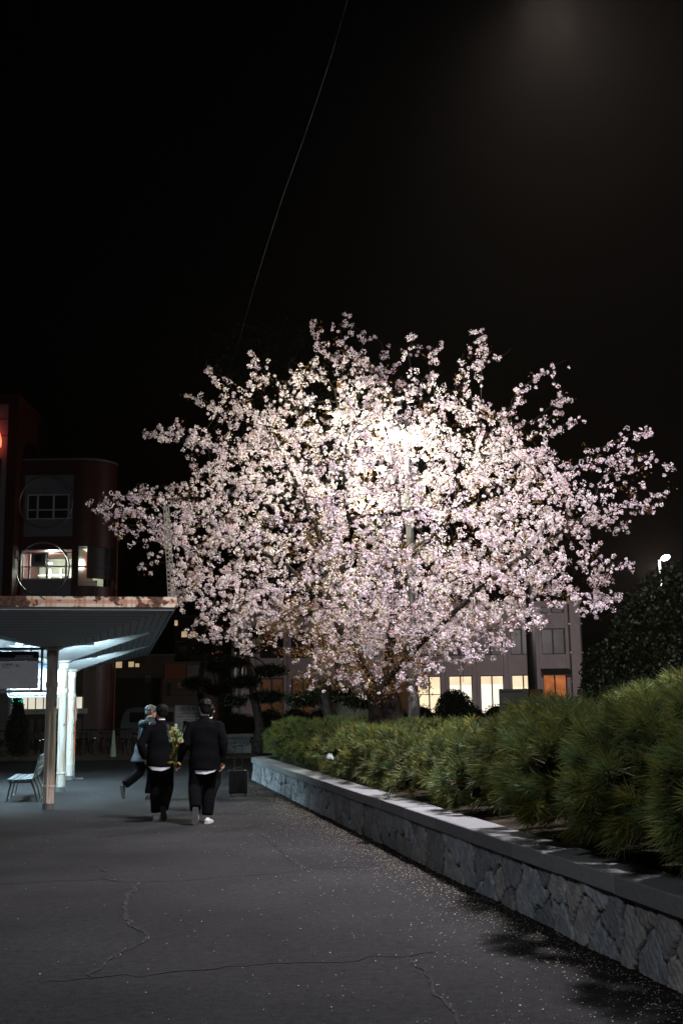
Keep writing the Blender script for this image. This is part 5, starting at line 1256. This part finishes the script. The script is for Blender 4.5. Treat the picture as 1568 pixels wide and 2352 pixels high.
# boards in the planting before the windows
q0, q1 = P(1145, 1583, 52), P(1213, 1600, 52)
hb = thing('hoarding', (q0[0], 52, .3), 'dim grey wooden notice hoarding before the lit windows', 'sign')
b = MB(); b.box((q0[0], 52, 1.2), (q1[0], 52.06, q0[2])); b.build('panel', MT['board'] and MT['vanpaint'], hb)
b = MB()
for x in (q0[0] + .1, q1[0] - .1): b.box((x - .04, 52.062, .2), (x + .04, 52.12, q0[2] + .02))
b.build('post', MT['frame_d'], hb); b = MB()
for k in range(9): b.box((q0[0] + .12 + k * .105, 51.99, q0[2] - .16), (q0[0] + .19 + k * .105, 51.998, q0[2] - .08))
b.build('lettering', MT['ink'], hb)
q0, q1 = P(1217, 1583, 52.5), P(1247, 1600, 52.5)
hb = thing('hoarding', (q0[0], 52.5, .3), 'small dark red board right of the grey hoarding', 'sign')
b = MB(); b.box((q0[0], 52.5, 1.2), (q1[0], 52.56, q0[2])); b.build('panel', MT['darkred'], hb)
b = MB(); b.box((q0[0] + .2, 52.562, .2), (q0[0] + .28, 52.62, q0[2])); b.build('post', MT['frame_d'], hb)
q = P(592, 1622, 46)
bl = thing('bollard', (q[0], 46, .3), 'short pale stone bollard at the left foot of the hedge bed', 'bollard'); b = MB(); b.rbox((q[0] - .10, 45.9, .2), (q[0] + .10, 46.1, 2.2), .03); b.build('shaft', MT['notice'], bl)
b = MB(); b.rbox((q[0] - .12, 45.88, 2.2), (q[0] + .12, 46.12, 2.26), .03); b.build('cap', MT['notice'], bl)

# ------------------------------------------------------------------ red tiled building with ring windows at the left
RY = 62.0
rb = thing('red_building', (P(150, 1500, RY)[0], RY, 0), 'dark red tiled building with large ring framed windows and a rounded corner', 'building')
X_ = lambda X: P(X, 1250, RY)[0]
Z_ = lambda Y: P(120, Y, RY)[2]
zt = Z_(1057); xa, xb_, xp0, xp1 = X_(-60), X_(180), X_(50), X_(166)
zb0, zb1 = Z_(1372), Z_(1263); zc0, zc1 = Z_(1232), Z_(1088)
b = MB()
b.box((X_(47), RY, zb0 - 6), (xp0, RY + 4, zt)); b.box((xp1, RY, 0), (xb_, RY + 4, zt)); b.box((xp0, RY, zc1), (xp1, RY + 4, zt)); b.box((xp0, RY, zb1 + .02), (xp1, RY + 4, zc0)); b.box((xp0, RY, 0), (xp1, RY + 4, zb0 - 1.6))
# rounded corner: two bands with the strip window between
rc = X_(252) - xb_; cy = RY + rc
def arc(z0, z1, mbx, r_=rc, a0=0, a1=90, n=14, th=.3):
    ps = [(xb_ + r_ * math.sin(math.radians(a0 + (a1 - a0) * k / n)), cy - r_ * math.cos(math.radians(a0 + (a1 - a0) * k / n))) for k in range(n + 1)]
    pi_ = [(xb_ + (r_ - th) * math.sin(math.radians(a0 + (a1 - a0) * k / n)), cy - (r_ - th) * math.cos(math.radians(a0 + (a1 - a0) * k / n))) for k in range(n + 1)]
    for k in range(n):
        a, c, d, e = ps[k], ps[k + 1], pi_[k + 1], pi_[k]
        mbx.add([(*a, z0), (*c, z0), (*d, z0), (*e, z0), (*a, z1), (*c, z1), (*d, z1), (*e, z1)], [(0, 1, 5, 4), (4, 5, 6, 7), (3, 2, 1, 0), (2, 3, 7, 6)])
zw0, zw1 = Z_(1346), Z_(1256)
arc(0, zw0, b); arc(zw1, zt, b)
sdx = -.205 * 10
b.add([(xb_ + rc - .3, cy + .002, 0), (xb_ + rc, cy + .002, 0), (xb_ + rc + sdx, cy + 10, 0), (xb_ + rc - .3 + sdx, cy + 10, 0), (xb_ + rc - .3, cy + .002, zt), (xb_ + rc, cy + .002, zt), (xb_ + rc + sdx, cy + 10, zt), (xb_ + rc - .3 + sdx, cy + 10, zt)], [(0, 3, 2, 1), (4, 5, 6, 7), (0, 1, 5, 4), (1, 2, 6, 5), (2, 3, 7, 6), (3, 0, 4, 7)])
b.build('wall', MT['maroon'], rb)
b = MB(); arc(zt + .002, zt + .10, b, rc + .04); b.box((X_(47), RY - .04, zt + .002), (xb_ - .001, RY + .3, zt + .10)); b.build('parapet_cap', MT['metalring'], rb)
b = MB(); b.add([(X_(47), RY + .3, zt - .3), (xb_, RY + .3, zt - .3), (xb_ + rc * .8, cy, zt - .3), (xb_ + rc - .3 + sdx, cy + 10, zt - .3), (X_(47), cy + 10, zt - .3)], [(0, 1, 2, 3, 4)]); b.build('roof', MT['roof'], rb)
# mauve recessed panel and upper window
b = MB(); yy = RY + .35
ux0, ux1, uz0, uz1 = X_(56), X_(160), Z_(1190), Z_(1132)
b.box((xp0, yy, zc0), (xp1, yy + .1, uz0)); b.box((xp0, yy, uz1), (xp1, yy + .1, zc1)); b.box((xp0, yy, uz0), (ux0, yy + .1, uz1)); b.box((ux1, yy, uz0), (xp1, yy + .1, uz1))
b.build('recessed_panel', MT['mauve'], rb)
def win(x0, x1, z0, z1, y, vx, hz, m, fm='frame_l', f=.07):
    b = MB(); b.box((x0, y, z0), (x1, y + .06, z0 + f)); b.box((x0, y, z1 - f), (x1, y + .06, z1)); b.box((x0, y + .001, z0 + f), (x0 + f, y + .059, z1 - f)); b.box((x1 - f, y + .001, z0 + f), (x1, y + .059, z1 - f))
    for v in vx: b.box((v - f * .7, y - .004, z0 + f), (v + f * .7, y + .055, z1 - f))
    for h in hz: b.box((x0 + f, y + .003, h - f / 2), (x1 - f, y + .05, h + f / 2))
    w = b.build('window', MT[fm], rb)
    if m: b = MB(); b.quad((x0, y + .04, z0), (x1, y + .04, z0), (x1, y + .04, z1), (x0, y + .04, z1)); b.build('pane', MT[m], w)
    return w
win(ux0, ux1, uz0, uz1, yy + .02, [X_(80), X_(117), X_(152)], [Z_(1168)], 'glass_d')
# lower lit room seen through the ring: panel round the opening, frames, shelves and lamps in a real room
lx0, lx1, lz0, lz1 = X_(37), X_(158), Z_(1329), Z_(1266)
b = MB(); b.box((xp0, yy, zb0 - 1.6), (xp1, yy + .1, lz0)); b.build('recessed_panel', MT['mauve'], rb)
w = win(xp0 - .02, xp1, lz0, lz1, yy + .02, [X_(65) , X_(106), X_(150)], [Z_(1299)], None)
b = MB(); b.box((X_(70), yy + .02, Z_(1297)), (X_(103), yy + .06, lz1 - .07)); b.build('spandrel', MT['mauve'], w)
b = MB(); b.rbox((X_(78), yy - .12, Z_(1288)), (X_(96), yy + .01, Z_(1272)), .04); b.build('ventilator', MT['frame_d'], w)
D2 = RY + 4.0; b = MB(); b.quad((xa, D2 - .1, lz0 - .5), (xb_ + rc * .35, D2 - .1, lz0 - .5), (xb_ + rc * .35, D2 - .1, lz1 + .25), (xa, D2 - .1, lz1 + .25)); b.quad((xa, yy + .2, lz0 - .5), (xb_ + rc - .4, yy + .6, lz0 - .5), (xb_ + rc * .35, D2, lz0 - .5), (xa, D2, lz0 - .5)); b.quad((xa, yy + .2, lz1 + .25), (xa, D2, lz1 + .25), (xb_ + rc * .35, D2, lz1 + .25), (xb_ + rc - .4, yy + .6, lz1 + .25)); rm = b.build('lit_room', MT['room'], rb)
b = MB(); ys = RY + 2.2
for Y in (1310, 1323): b.box((X_(66), ys, Z_(Y + 1.8)), (xp1 + .2, ys + .3, Z_(Y - 1.8)))
for X in (93, 120, 143): b.box((X_(X) - .05, ys - .02, lz0 - .3), (X_(X) + .05, ys + .32, Z_(1295)))
b.box((X_(183), RY + 1.3, Z_(1343)), (X_(214), RY + 1.4, Z_(1328)))
b.build('shelf_unit', MT['shelf'], rm)
b = MB(); b.box((X_(84), RY + 2.4, lz1 - .36), (X_(94), RY + 2.7, lz1 - .30)); b.box((X_(60), RY + 3.0, lz1 - .34), (X_(64), RY + 3.2, lz1 - .28)); b.build('room_lamp', MT['e_room'], rm)
b = MB(); b.box((X_(41), RY + 1.0, Z_(1275)), (X_(48), RY + 1.06, Z_(1269))); b.build('blue_lamp', MT['e_blue'], rm)
lamp('room_light', 'POINT', (X_(105), RY + 1.5, lz1 - .4), 250, (.92, 1.0, .84), .3); lamp('room_light', 'POINT', (X_(195), RY + 2.0, lz1 - .5), 110, (.92, 1.0, .80), .3)
# the rings
for cyy, seed in ((1157, 0), (1308, 1)):
    c_ = (X_(107 if seed == 0 else 104), RY - .35, Z_(cyy)); b = MB(); b.torus(c_, 1.46, .045, (0, 1, 0), 64, 8)
    for a in (45, 135, 225, 315): b.tube([(c_[0] + 1.46 * math.cos(math.radians(a)), RY - .35, c_[2] + 1.46 * math.sin(math.radians(a))), (c_[0] + 1.46 * math.cos(math.radians(a)), RY + .4, c_[2] + 1.46 * math.sin(math.radians(a)))], .025, 6)
    b.build('window_ring', MT['metalring'], rb, smooth=True)
# strip window on the rounded corner: clear at the left, blinds beyond
b = MB(); zm = Z_(1302); arc(zm - .04, zm + .04, b, rc - .05, 0, 86, 12, .06)
for a in (0, 62, 86): b.tube([(xb_ + (rc - .08) * math.sin(math.radians(a)), cy - (rc - .08) * math.cos(math.radians(a)), zw0), (xb_ + (rc - .08) * math.sin(math.radians(a)), cy - (rc - .08) * math.cos(math.radians(a)), zw1)], .035, 6)
w = b.build('strip_window', MT['frame_d'], rb)
b = MB(); arc(Z_(1328), zw1, b, rc - .2, 17, 90, 30, .01); b.build('blind', MT['frame_d'], w)
b = MB(); b.tube([(xb_ + rc + .12, cy - .2, .2), (xb_ + rc + .12, cy - .2, zt - 1.5)], .06, 8); b.build('drain_pipe', MT['darkred'], rb)
# taller tower at the left edge, neon on its face
rt = thing('red_tower', (X_(0), RY - 1, 0), 'taller dark red tower with pale panels and a red neon sign at the left edge', 'building')
zt2 = Z_(917); b = MB(); TYY = RY - 1.2
b.box((X_(24), TYY, 0), (X_(46), TYY + 5, zt2)); b.box((X_(-160), TYY, Z_(938)), (X_(24), TYY + 5, zt2)); b.build('wall', MT['maroon'], rt)
b = MB(); b.box((X_(-160), TYY + .25, 0), (X_(24), TYY + .4, Z_(938))); b.build('recessed_panel', MT['mauve'], rt)
for Y in (972, 1010): b = MB(); b.box((X_(-160), TYY + .22, Z_(Y)), (X_(24), TYY + .248, Z_(Y) + .05)); b.build('panel_joint', MT['frame_d'], rt)
b = MB(); b.box((X_(-60), TYY + .2, Z_(1250)), (X_(8), TYY + .248, Z_(1060))); b.build('window', MT['glass_d'], rt)
nn = [(X_(x), TYY - .05, Z_(y)) for x, y in ((-40, 1058), (-14, 1052), (2, 1041), (8, 1035), (9, 1026), (6, 1012), (2, 1001), (-10, 980), (-28, 962))]
ns = thing('neon_sign', nn[3], 'red neon tube outline on the tower, only its right tip in view', 'sign'); b = MB(); b.tube(nn, .062, 8); b.build('neon_tube', MT['e_neon'], ns, smooth=True)
b = MB()
for k in (1, 4, 7): b.tube([nn[k], (nn[k][0], TYY + .25, nn[k][2])], .02, 6)
b.build('bracket', MT['frame_d'], ns)

# ------------------------------------------------------------------ dark buildings between
DY = 92.0
def block(name, label, X0, X1, Ytop, d, m, small, zscale=1.0, wm='e_small', dark=()):
    a, c = P(X0, 1600, d)[0], P(X1, 1600, d)[0]; zt = P((X0 + X1) / 2, Ytop, d)[2]
    t = thing(name, ((a + c) / 2, d, 0), label, 'building'); b = MB(); b.box((a, d, 0), (c, d + 9, zt)); b.build('wall', MT[m], t)
    b = MB(); b.box((a - .1, d - .1, zt + .002), (c + .1, d + 9.1, zt + .15)); b.build('roof', MT['roof'], t)
    for (x, y, w, h) in list(small) + list(dark):
        p = P(x, y, d); w2, h2 = w * d / FPX / 2, h * d / FPX / 2; lit = (x, y, w, h) in small
        b = MB(); b.box((p[0] - w2 - .06, d - .05, p[2] - h2 - .06), (p[0] + w2 + .06, d - .002, p[2] + h2 + .06)); f = b.build('window', MT['frame_d'], t)
        b = MB(); b.box((p[0] - w2, d - .07, p[2] - h2), (p[0] + w2, d - .052, p[2] + h2)); b.build('pane', MT[wm if lit else 'glass_c'], f)
    return t
block('dark_building', 'dark brown block with a few tiny lit windows between canopy and cherry', 400, 531, 1418, DY, 'darkwall', [(405, 1431, 7, 12), (451, 1431, 7, 12), (424, 1457, 13, 13), (444, 1457, 12, 13)], dark=[(420, 1490, 18, 12), (450, 1490, 18, 12)])
block('dark_house', 'low dark house with small warm windows seen under the canopy edge', 190, 400, 1508, 84, 'darkwall', [(258, 1528, 6, 12), (274, 1527, 14, 14), (302, 1526, 12, 12), (316, 1528, 9, 8)], dark=[(340, 1560, 12, 18), (228, 1527, 14, 14)])
# shop front with rust red panel and dim sign
sb = thing('sign_shop', (P(425, 1600, 74)[0], 74, 0), 'dim shop front with a rust red panel and a cream fascia sign', 'shop')
a, c = P(374, 1600, 74)[0], P(478, 1600, 74)[0]; b = MB(); b.box((a, 74, 0), (c, 80, P(400, 1520, 74)[2])); b.build('wall', MT['darkwall'], sb)
p0, p1_ = P(379, 1559, 74), P(427, 1526, 74); b = MB(); b.box((p0[0], 73.9, p0[2]), (p1_[0], 73.998, p1_[2])); b.build('red_panel', MT['darkred'], sb)
p0, p1_ = P(430, 1556, 74), P(474, 1528, 74); b = MB(); b.box((p0[0], 73.93, p0[2]), (p1_[0], 73.998, p1_[2])); b.build('window', MT['glass_c'], sb)
p0, p1_ = P(392, 1596, 74), P(468, 1566, 74); b = MB(); b.box((p0[0], 73.85, p0[2]), (p1_[0], 73.95, p1_[2])); b.build('fascia_sign', MT['darkwall'], sb)
fr_s = lambda x, z: (lambda X, Y, Zz: (x + X, 73.84 - Zz, z + Y))
text_obj('lettering', '日通不動産㈱', .36, fr_s(p0[0] + .42, p0[2] + .45), MT['paper'], sb, bold=.01)
text_obj('lettering', '松山営業所', .20, fr_s(p0[0] + .62, p0[2] + .12), MT['darkred'], sb)
b = MB(); b.torus((p0[0] + .22, 73.84, p0[2] + .56), .13, .012, (0, 1, 0), 20, 6); b.build('round_emblem', MT['darkred'], sb)
# shop with lit panels at far left
gs = thing('lit_shopfront', (P(110, 1630, 57)[0], 57, 0), 'low building with a band of cream lit panels under the canopy at the left', 'shop')
a, c = P(46, 1600, 57)[0], P(190, 1600, 57)[0]; zA_, zB_ = P(100, 1628, 57)[2], P(100, 1602, 57)[2]
b = MB(); b.box((a, 57.3, 0), (c, 60, zB_ + .05)); b.box((a, 57, zB_ + .05), (c, 60, zB_ + 1.4)); b.build('wall', MT['darkwall'], gs)
for k in range(8):
    x0 = a + (c - a) * k / 8; x1 = a + (c - a) * (k + 1) / 8 - .05; b = MB(); b.box((x0, 57.2, zA_), (x1, 57.25, zB_)); b.build('lit_panel', MT['e_panel'], gs)
    b = MB(); b.box((x1 + .002, 57.15, zA_), (x1 + .048, 57.27, zB_)); b.build('mullion', MT['room'], gs)
    b = MB(); b.box((x0 + .1, 57.2, .35), (x1 - .05, 57.26, zA_ - .5)); b.build('window', MT['glass_c'], gs)
b = MB(); b.box((a - .2, 57.0, zA_ - .26), (c + .2, 57.28, zA_ - .005)); b.build('beam', MT['room'], gs)
q0, q1 = P(-20, 1655, 55), P(26, 1600, 55)
kb = thing('kiosk', (q0[0], 55, 0), 'dim greenish glazed kiosk at the left edge under the sign', 'kiosk')
b = MB(); b.box((q0[0], 55, 0), (q1[0], 56.9, .9)); b.box((q0[0], 55, 2.7), (q1[0], 56.9, 3.1)); b.box((q1[0] - .12, 55, .9), (q1[0], 56.9, 2.7)); b.build('frame', MT['galv'], kb)
b = MB(); b.quad((q0[0], 55.06, .9), (q1[0] - .12, 55.06, .9), (q1[0] - .12, 55.06, 2.7), (q0[0], 55.06, 2.7)); b.build('pane', MT['glass_c'], kb)

# ------------------------------------------------------------------ low stone wall across the walk, notice board, cone, van
WP2 = WP
lw0, lw1 = G(513, 1731), G(640, 1729)
lw = thing('low_wall', (lw0[0], lw0[1], 0), 'short rubble wall with pale coping closing off the far end of the walk', 'wall')
V, Fq, tone = rubble(0, lw1[0] - lw0[0] + 3, .66, .05, .04, 4.5, 9)
def _wp(V):
    return V
Vn = []
nS = len(V)
LWW = lw1[0] - lw0[0] + 3
ns_ = int(LWW / .05) + 1; nz_ = int(.66 / .04) + 1
SS, ZZ = np.meshgrid(np.linspace(0, LWW, ns_), np.linspace(-.04, .66, nz_), indexing='ij')
OUTV = np.array([(V[i] - np.array([*WP[round(s, 4)][0], 0])) @ np.array([*WP[round(s, 4)][1], 0]) for i, s in enumerate(SS.ravel())])
Vn = np.stack([lw0[0] + SS.ravel(), lw0[1] - OUTV, ZZ.ravel()], 1)
mesh_obj('stone_face', Vn, Fq[:, ::-1].copy(), MT['stone'], lw, tone=tone)
for k in range(6):
    b = MB(); b.box((lw0[0] + k * LWW / 6, lw0[1] - .05, .66), (lw0[0] + (k + 1) * LWW / 6 - .01, lw0[1] + .3, .78)); b.build('coping_stone', MT['concrete_l'], lw)
b = MB(); b.box((lw0[0], lw0[1] + .045, 0), (lw0[0] + LWW, lw0[1] + .28, .655)); b.build('backing', MT['soil'], lw)
NYd = 45.0
q0, q1 = P(402, 1676, NYd), P(463, 1619, NYd)
nb = thing('notice_board', (q0[0], NYd, 0), 'white notice board of bicycle park rules behind the bouquet', 'sign')
b = MB(); b.box((q0[0], NYd, q0[2]), (q1[0], NYd + .04, q1[2])); b.build('panel', MT['notice'], nb)
for x in (q0[0] + .12, q1[0] - .12): b = MB(); b.box((x - .03, NYd + .042, 0), (x + .03, NYd + .09, q1[2])); b.build('leg', MT['galv'], nb)
fr_n = lambda x, z: (lambda X, Y, Zz: (x + X, NYd - .004 - Zz, z + Y))
text_obj('lettering', '利 用 案 内', .155, fr_n(q0[0] + .24, q1[2] - .21), MT['ink'], nb)
for k, s in enumerate(('この駐輪場は、自転車等', '駐車時間は最初の４８時間', 'バイクの駐車並びに駐輪', '厳禁、てつれられている', '撤去、返還の')):
    text_obj('lettering', s, .075, fr_n(q0[0] + (.13 if k in (0, 2) else .06), q1[2] - .36 - k * .115), MT['ink'], nb)
q = G(261, 1717); d = 44.0; q = (P(261, 1700, d)[0], d, 0)
cn_ = thing('traffic_cone', q, 'pale green traffic cone standing before the parked bicycles', 'cone')
zt_ = P(261, 1678, d)[2]
b = MB(); b.lathe(q, [(.13, .04), (.105, .2), (.04, zt_ - .02), (.03, zt_), (0, zt_ + .003)], 16); b.build('body', MT['cone'], cn_, smooth=True)
b = MB(); b.rbox((q[0] - .18, q[1] - .18, 0), (q[0] + .18, q[1] + .18, .04), .03); b.build('base', MT['rubber'], cn_)
# van
v0 = P(278, 1640, 66)[0]; vy = 66.0
vn = thing('parked_van', (v0 + 2.2, vy, 0), 'pale van parked in the dark beyond the bicycles', 'van')
sid = [(0, .35), (0, 1.15), (.12, 1.62), (.35, 1.98), (.7, 2.06), (4.0, 2.04), (4.3, 1.9), (4.45, .95), (4.45, .35)]
b = MB(); vs = [(v0 + x, vy, z) for x, z in sid] + [(v0 + x, vy + 1.65, z) for x, z in sid]; n = len(sid)
b.add(vs, [tuple(range(n)), tuple(reversed(range(n, 2 * n)))] + [(k, n + k, n + (k + 1) % n, (k + 1) % n) for k in range(n)]); b.build('body', MT['vanpaint'], vn)
for x0, x1 in ((.5, 1.35), (1.5, 3.0), (3.12, 4.1)): b = MB(); b.rbox((v0 + x0, vy - .012, 1.22), (v0 + x1, vy - .002, 1.78), .004); b.build('window', MT['glass_d'], vn)
for x in (.85, 3.6):
    b = MB(); b.lathe((v0 + x, vy - .02, .32), [(.0, 0), (.31, 0), (.32, .05), (.32, .2), (0, .2)], 18, axis=(0, 1, 0)); w = b.build('wheel', MT['rubber'], vn); b = MB(); b.lathe((v0 + x, vy - .03, .32), [(0, 0), (.18, .0), (.19, .012)], 14, axis=(0, 1, 0)); b.build('hub', MT['galv'], w)
b = MB(); b.box((v0 - .02, vy + .15, .75), (v0 - .002, vy + .45, .95)); b.build('tail_lamp', MT['redink'], vn)
b = MB(); b.box((v0 + .06, vy - .03, .72), (v0 + 4.4, vy - .004, .76)); b.build('side_strip', MT['frame_d'], vn)

# ------------------------------------------------------------------ parked bicycles
def make_bike():
    t = thing('bicycle', (0, 0, 0), 'dark city bicycle', 'bicycle', 'bicycles parked in a row')
    for y in (-.53, .53):
        b = MB(); b.torus((0, y, .33), .315, .018, (1, 0, 0), 22, 6); w = b.build('wheel', MT['rubber'], t)
        b = MB()
        for k in range(8): a = PI * k / 8; b.tube([(0, y + .31 * math.cos(a), .33 + .31 * math.sin(a)), (0, y - .31 * math.cos(a), .33 - .31 * math.sin(a))], .003, 3, cap=False)
        b.torus((0, y, .33), .298, .009, (1, 0, 0), 22, 5); b.build('rim', MT['iron'], w)
        b = MB(); n = 9; vs = []
        for k in range(n): a = math.radians(20 + 150 * k / (n - 1)); vs += [(-.028, y + .352 * math.cos(a), .33 + .352 * math.sin(a)), (.028, y + .352 * math.cos(a), .33 + .352 * math.sin(a))]
        b.add(vs, [(2 * k, 2 * k + 1, 2 * k + 3, 2 * k + 2) for k in range(n - 1)]); b.build('mudguard', MT['chrome'], t)
    b = MB()
    for pts, r_ in (([(0, -.53, .33), (0, -.42, .80), (0, -.38, .98)], .018), ([(0, -.43, .74), (0, -.1, .42), (0, .05, .30)], .018), ([(0, .05, .30), (0, .20, .82)], .016), ([(0, .05, .30), (0, .53, .33)], .012), ([(0, .19, .70), (0, .53, .33)], .010), ([(0, -.42, .62), (0, .1, .45)], .014)): b.tube(pts, r_, 6)
    b.build('frame', MT['bike'], t)
    b = MB(); b.tube([(-.29, -.20, .98), (-.26, -.34, 1.02), (-.08, -.40, 1.0), (.08, -.40, 1.0), (.26, -.34, 1.02), (.29, -.20, .98)], .012, 6); h = b.build('handlebar', MT['chrome'], t)
    b = MB()
    for x in (-.275, .275): b.tube([(x * 1.04, -.19, .98), (x * .98, -.29, 1.005)], .017, 6)
    b.build('grip', MT['rubber'], h)
    b = MB(); b.secs([(0, .22, .83, .05, .09), (0, .23, .86, .10, .13), (0, .24, .89, .09, .12)], 12); b.build('saddle', MT['rubber'], t)
    b = MB()
    for k in range(7):
        for s_ in (-1, 1): b.tube([(s_ * .14, -.50 - .035 * k, .66), (s_ * .17, -.48 - .045 * k, .92)], .004, 3, cap=False)
        x = -.14 + .047 * k; b.tube([(x, -.50, .66), (x * 1.2, -.48, .92)], .004, 3, cap=False); b.tube([(x, -.71, .66), (x * 1.2, -.75, .92)], .004, 3, cap=False)
    for z, e in ((.66, 0), (.75, .012), (.84, .022), (.92, .03)): b.tube([(-.14 - e, -.49, z), (.14 + e, -.49, z), (.14 + e, -.71 - e, z), (-.14 - e, -.71 - e, z), (-.14 - e, -.49, z)], .005, 4, cap=False)
    b.build('basket', MT['iron'], t)
    b = MB(); b.ball((0, -.60, .60), (.035, .045, .035), 8, 6); b.build('headlight', MT['chrome'], t)
    b = MB(); b.box((-.07, .30, .70), (.07, .72, .715)); b.build('carrier', MT['bike'], t)
    b = MB(); b.rbox((-.03, .70, .56), (.03, .725, .62), .01); b.build('reflector', MT['redink'], t)
    return t
def copy_tree(o, parent=None):
    c = o.copy(); COL.objects.link(c); c.parent = parent
    for ch in list(o.children): copy_tree(ch, c)
    return c
bike0 = make_bike(); r = random.Random(17)
BX0, BX1 = P(-30, 1700, 50)[0], P(332, 1700, 50)[0]
k = 0
for rowi, yb in ((0, 48.5), (1, 50.6)):
    x = BX0
    while x < BX1:
        o = bike0 if k == 0 else copy_tree(bike0)
        o.location = (x, yb + r.uniform(-.2, .2) + (x - BX0) * .02, 0); o.rotation_euler = (0, r.uniform(-.08, .08), r.choice((0, PI)) + r.uniform(-.25, .25))
        x += r.uniform(.36, .56); k += 1
        o['label'] = 'dark city bicycle in the ' + ('front row before the low hedge, left of the cone' if rowi == 0 else 'rear row of the bicycle park, behind the front bicycles')
        o['group'] = 'bicycles in the front row' if rowi == 0 else 'bicycles in the rear row'

# ------------------------------------------------------------------ lattice mast behind the canopy edge, overhead cable
q0, q1 = P(399, 1378, 18.9), P(383, 1205, 18.9)
lm = thing('lattice_mast', q0, 'thin perforated steel mast standing at the canopy corner among blossoms', 'mast')
for off, nm in ((0, 'front_angle'), (.16, 'rear_angle')):
    b = MB(); n = 22
    a = Vector(q0) + Vector((-off * .55, off, -.02)); c = Vector(q1) + Vector((-off * .35, off, .35))
    for s_ in (-1, 1):
        for i in range(1): b.tube([a + Vector((s_ * .026, 0, 0)), c + Vector((s_ * .026, 0, 0))], .007, 4)
    for k in range(n):
        p_ = a + (c - a) * (k / n); p2_ = a + (c - a) * ((k + .45) / n)
        b.add([p_ + Vector((-.02, 0, 0)), p_ + Vector((.02, 0, 0)), p2_ + Vector((.02, 0, 0)), p2_ + Vector((-.02, 0, 0)), p_ + Vector((-.02, .006, 0)), p_ + Vector((.02, .006, 0)), p2_ + Vector((.02, .006, 0)), p2_ + Vector((-.02, .006, 0))], [(0, 1, 2, 3), (7, 6, 5, 4), (0, 4, 5, 1), (3, 2, 6, 7)])
    b.build(nm, MT['perf'], lm)
cb = thing('overhead_cable', P(797, 0, 9), 'thin grey overhead cable slanting across the night sky to the left', 'cable')
kn = [(812, -60, 8.5), (797, 0, 9.0), (755, 145, 10), (700, 310, 12), (640, 480, 15.5), (585, 655, 20), (540, 812, 25.5), (505, 900, 30), (470, 1000, 36), (430, 1150, 48), (400, 1300, 70), (398, 1416, 92.5)]
pts = [Vector(P(*a)) for a in kn]; fine = []
for i in range(len(pts) - 1):
    p0_, p1_, p2_, p3_ = pts[max(i - 1, 0)], pts[i], pts[i + 1], pts[min(i + 2, len(pts) - 1)]
    for j in range(8):
        t = j / 8; fine.append(.5 * ((2 * p1_) + (p2_ - p0_) * t + (2 * p0_ - 5 * p1_ + 4 * p2_ - p3_) * t * t + (3 * p1_ - p0_ - 3 * p2_ + p3_) * t ** 3))
fine.append(pts[-1])
b = MB(); b.tube(fine, [.0030 + .0010 * math.sin(k * 2.3) for k in range(len(fine))], 6); b.build('wire', MT['cable'], cb)

# ------------------------------------------------------------------ night sky and render settings
w = bpy.data.worlds.new('World'); SC.world = w; w.use_nodes = True
nt = w.node_tree; bg = nt.nodes['Background']; sky = nt.nodes.new('ShaderNodeTexSky'); sky.sky_type = 'NISHITA'; sky.sun_disc = False
sky.sun_elevation = math.radians(-4); sky.sun_rotation = math.radians(200)
nt.links.new(sky.outputs['Color'], bg.inputs['Color']); bg.inputs['Strength'].default_value = 0.02
m, nt_, out_ = nodes('lamp_glow_haze'); pv_ = nt_.nodes.new('ShaderNodeVolumePrincipled'); pv_.inputs['Color'].default_value = (1.0, .84, .66, 1); pv_.inputs['Density'].default_value = 0.00012; pv_.inputs['Anisotropy'].default_value = 0.68  # thin haze added for the glow around the lamp above the frame
nt_.links.new(pv_.outputs['Volume'], out_.inputs['Volume'])
b = MB(); b.box((-115, -45, -1), (115, 155, 24)); tag(b.build('haze', m), kind='stuff')
vs = SC.view_settings; SC.display_settings.display_device = 'sRGB'; vs.view_transform = 'Standard'; vs.look = 'None'; vs.exposure = 0; vs.gamma = 1
SC.render.engine = 'CYCLES'; cy_ = SC.cycles
cy_.use_denoising = True; cy_.max_bounces = 8; cy_.diffuse_bounces = 3; cy_.glossy_bounces = 3; cy_.transmission_bounces = 4; cy_.transparent_max_bounces = 12
cy_.sample_clamp_indirect = 4.0; cy_.caustics_reflective = False; cy_.caustics_refractive = False
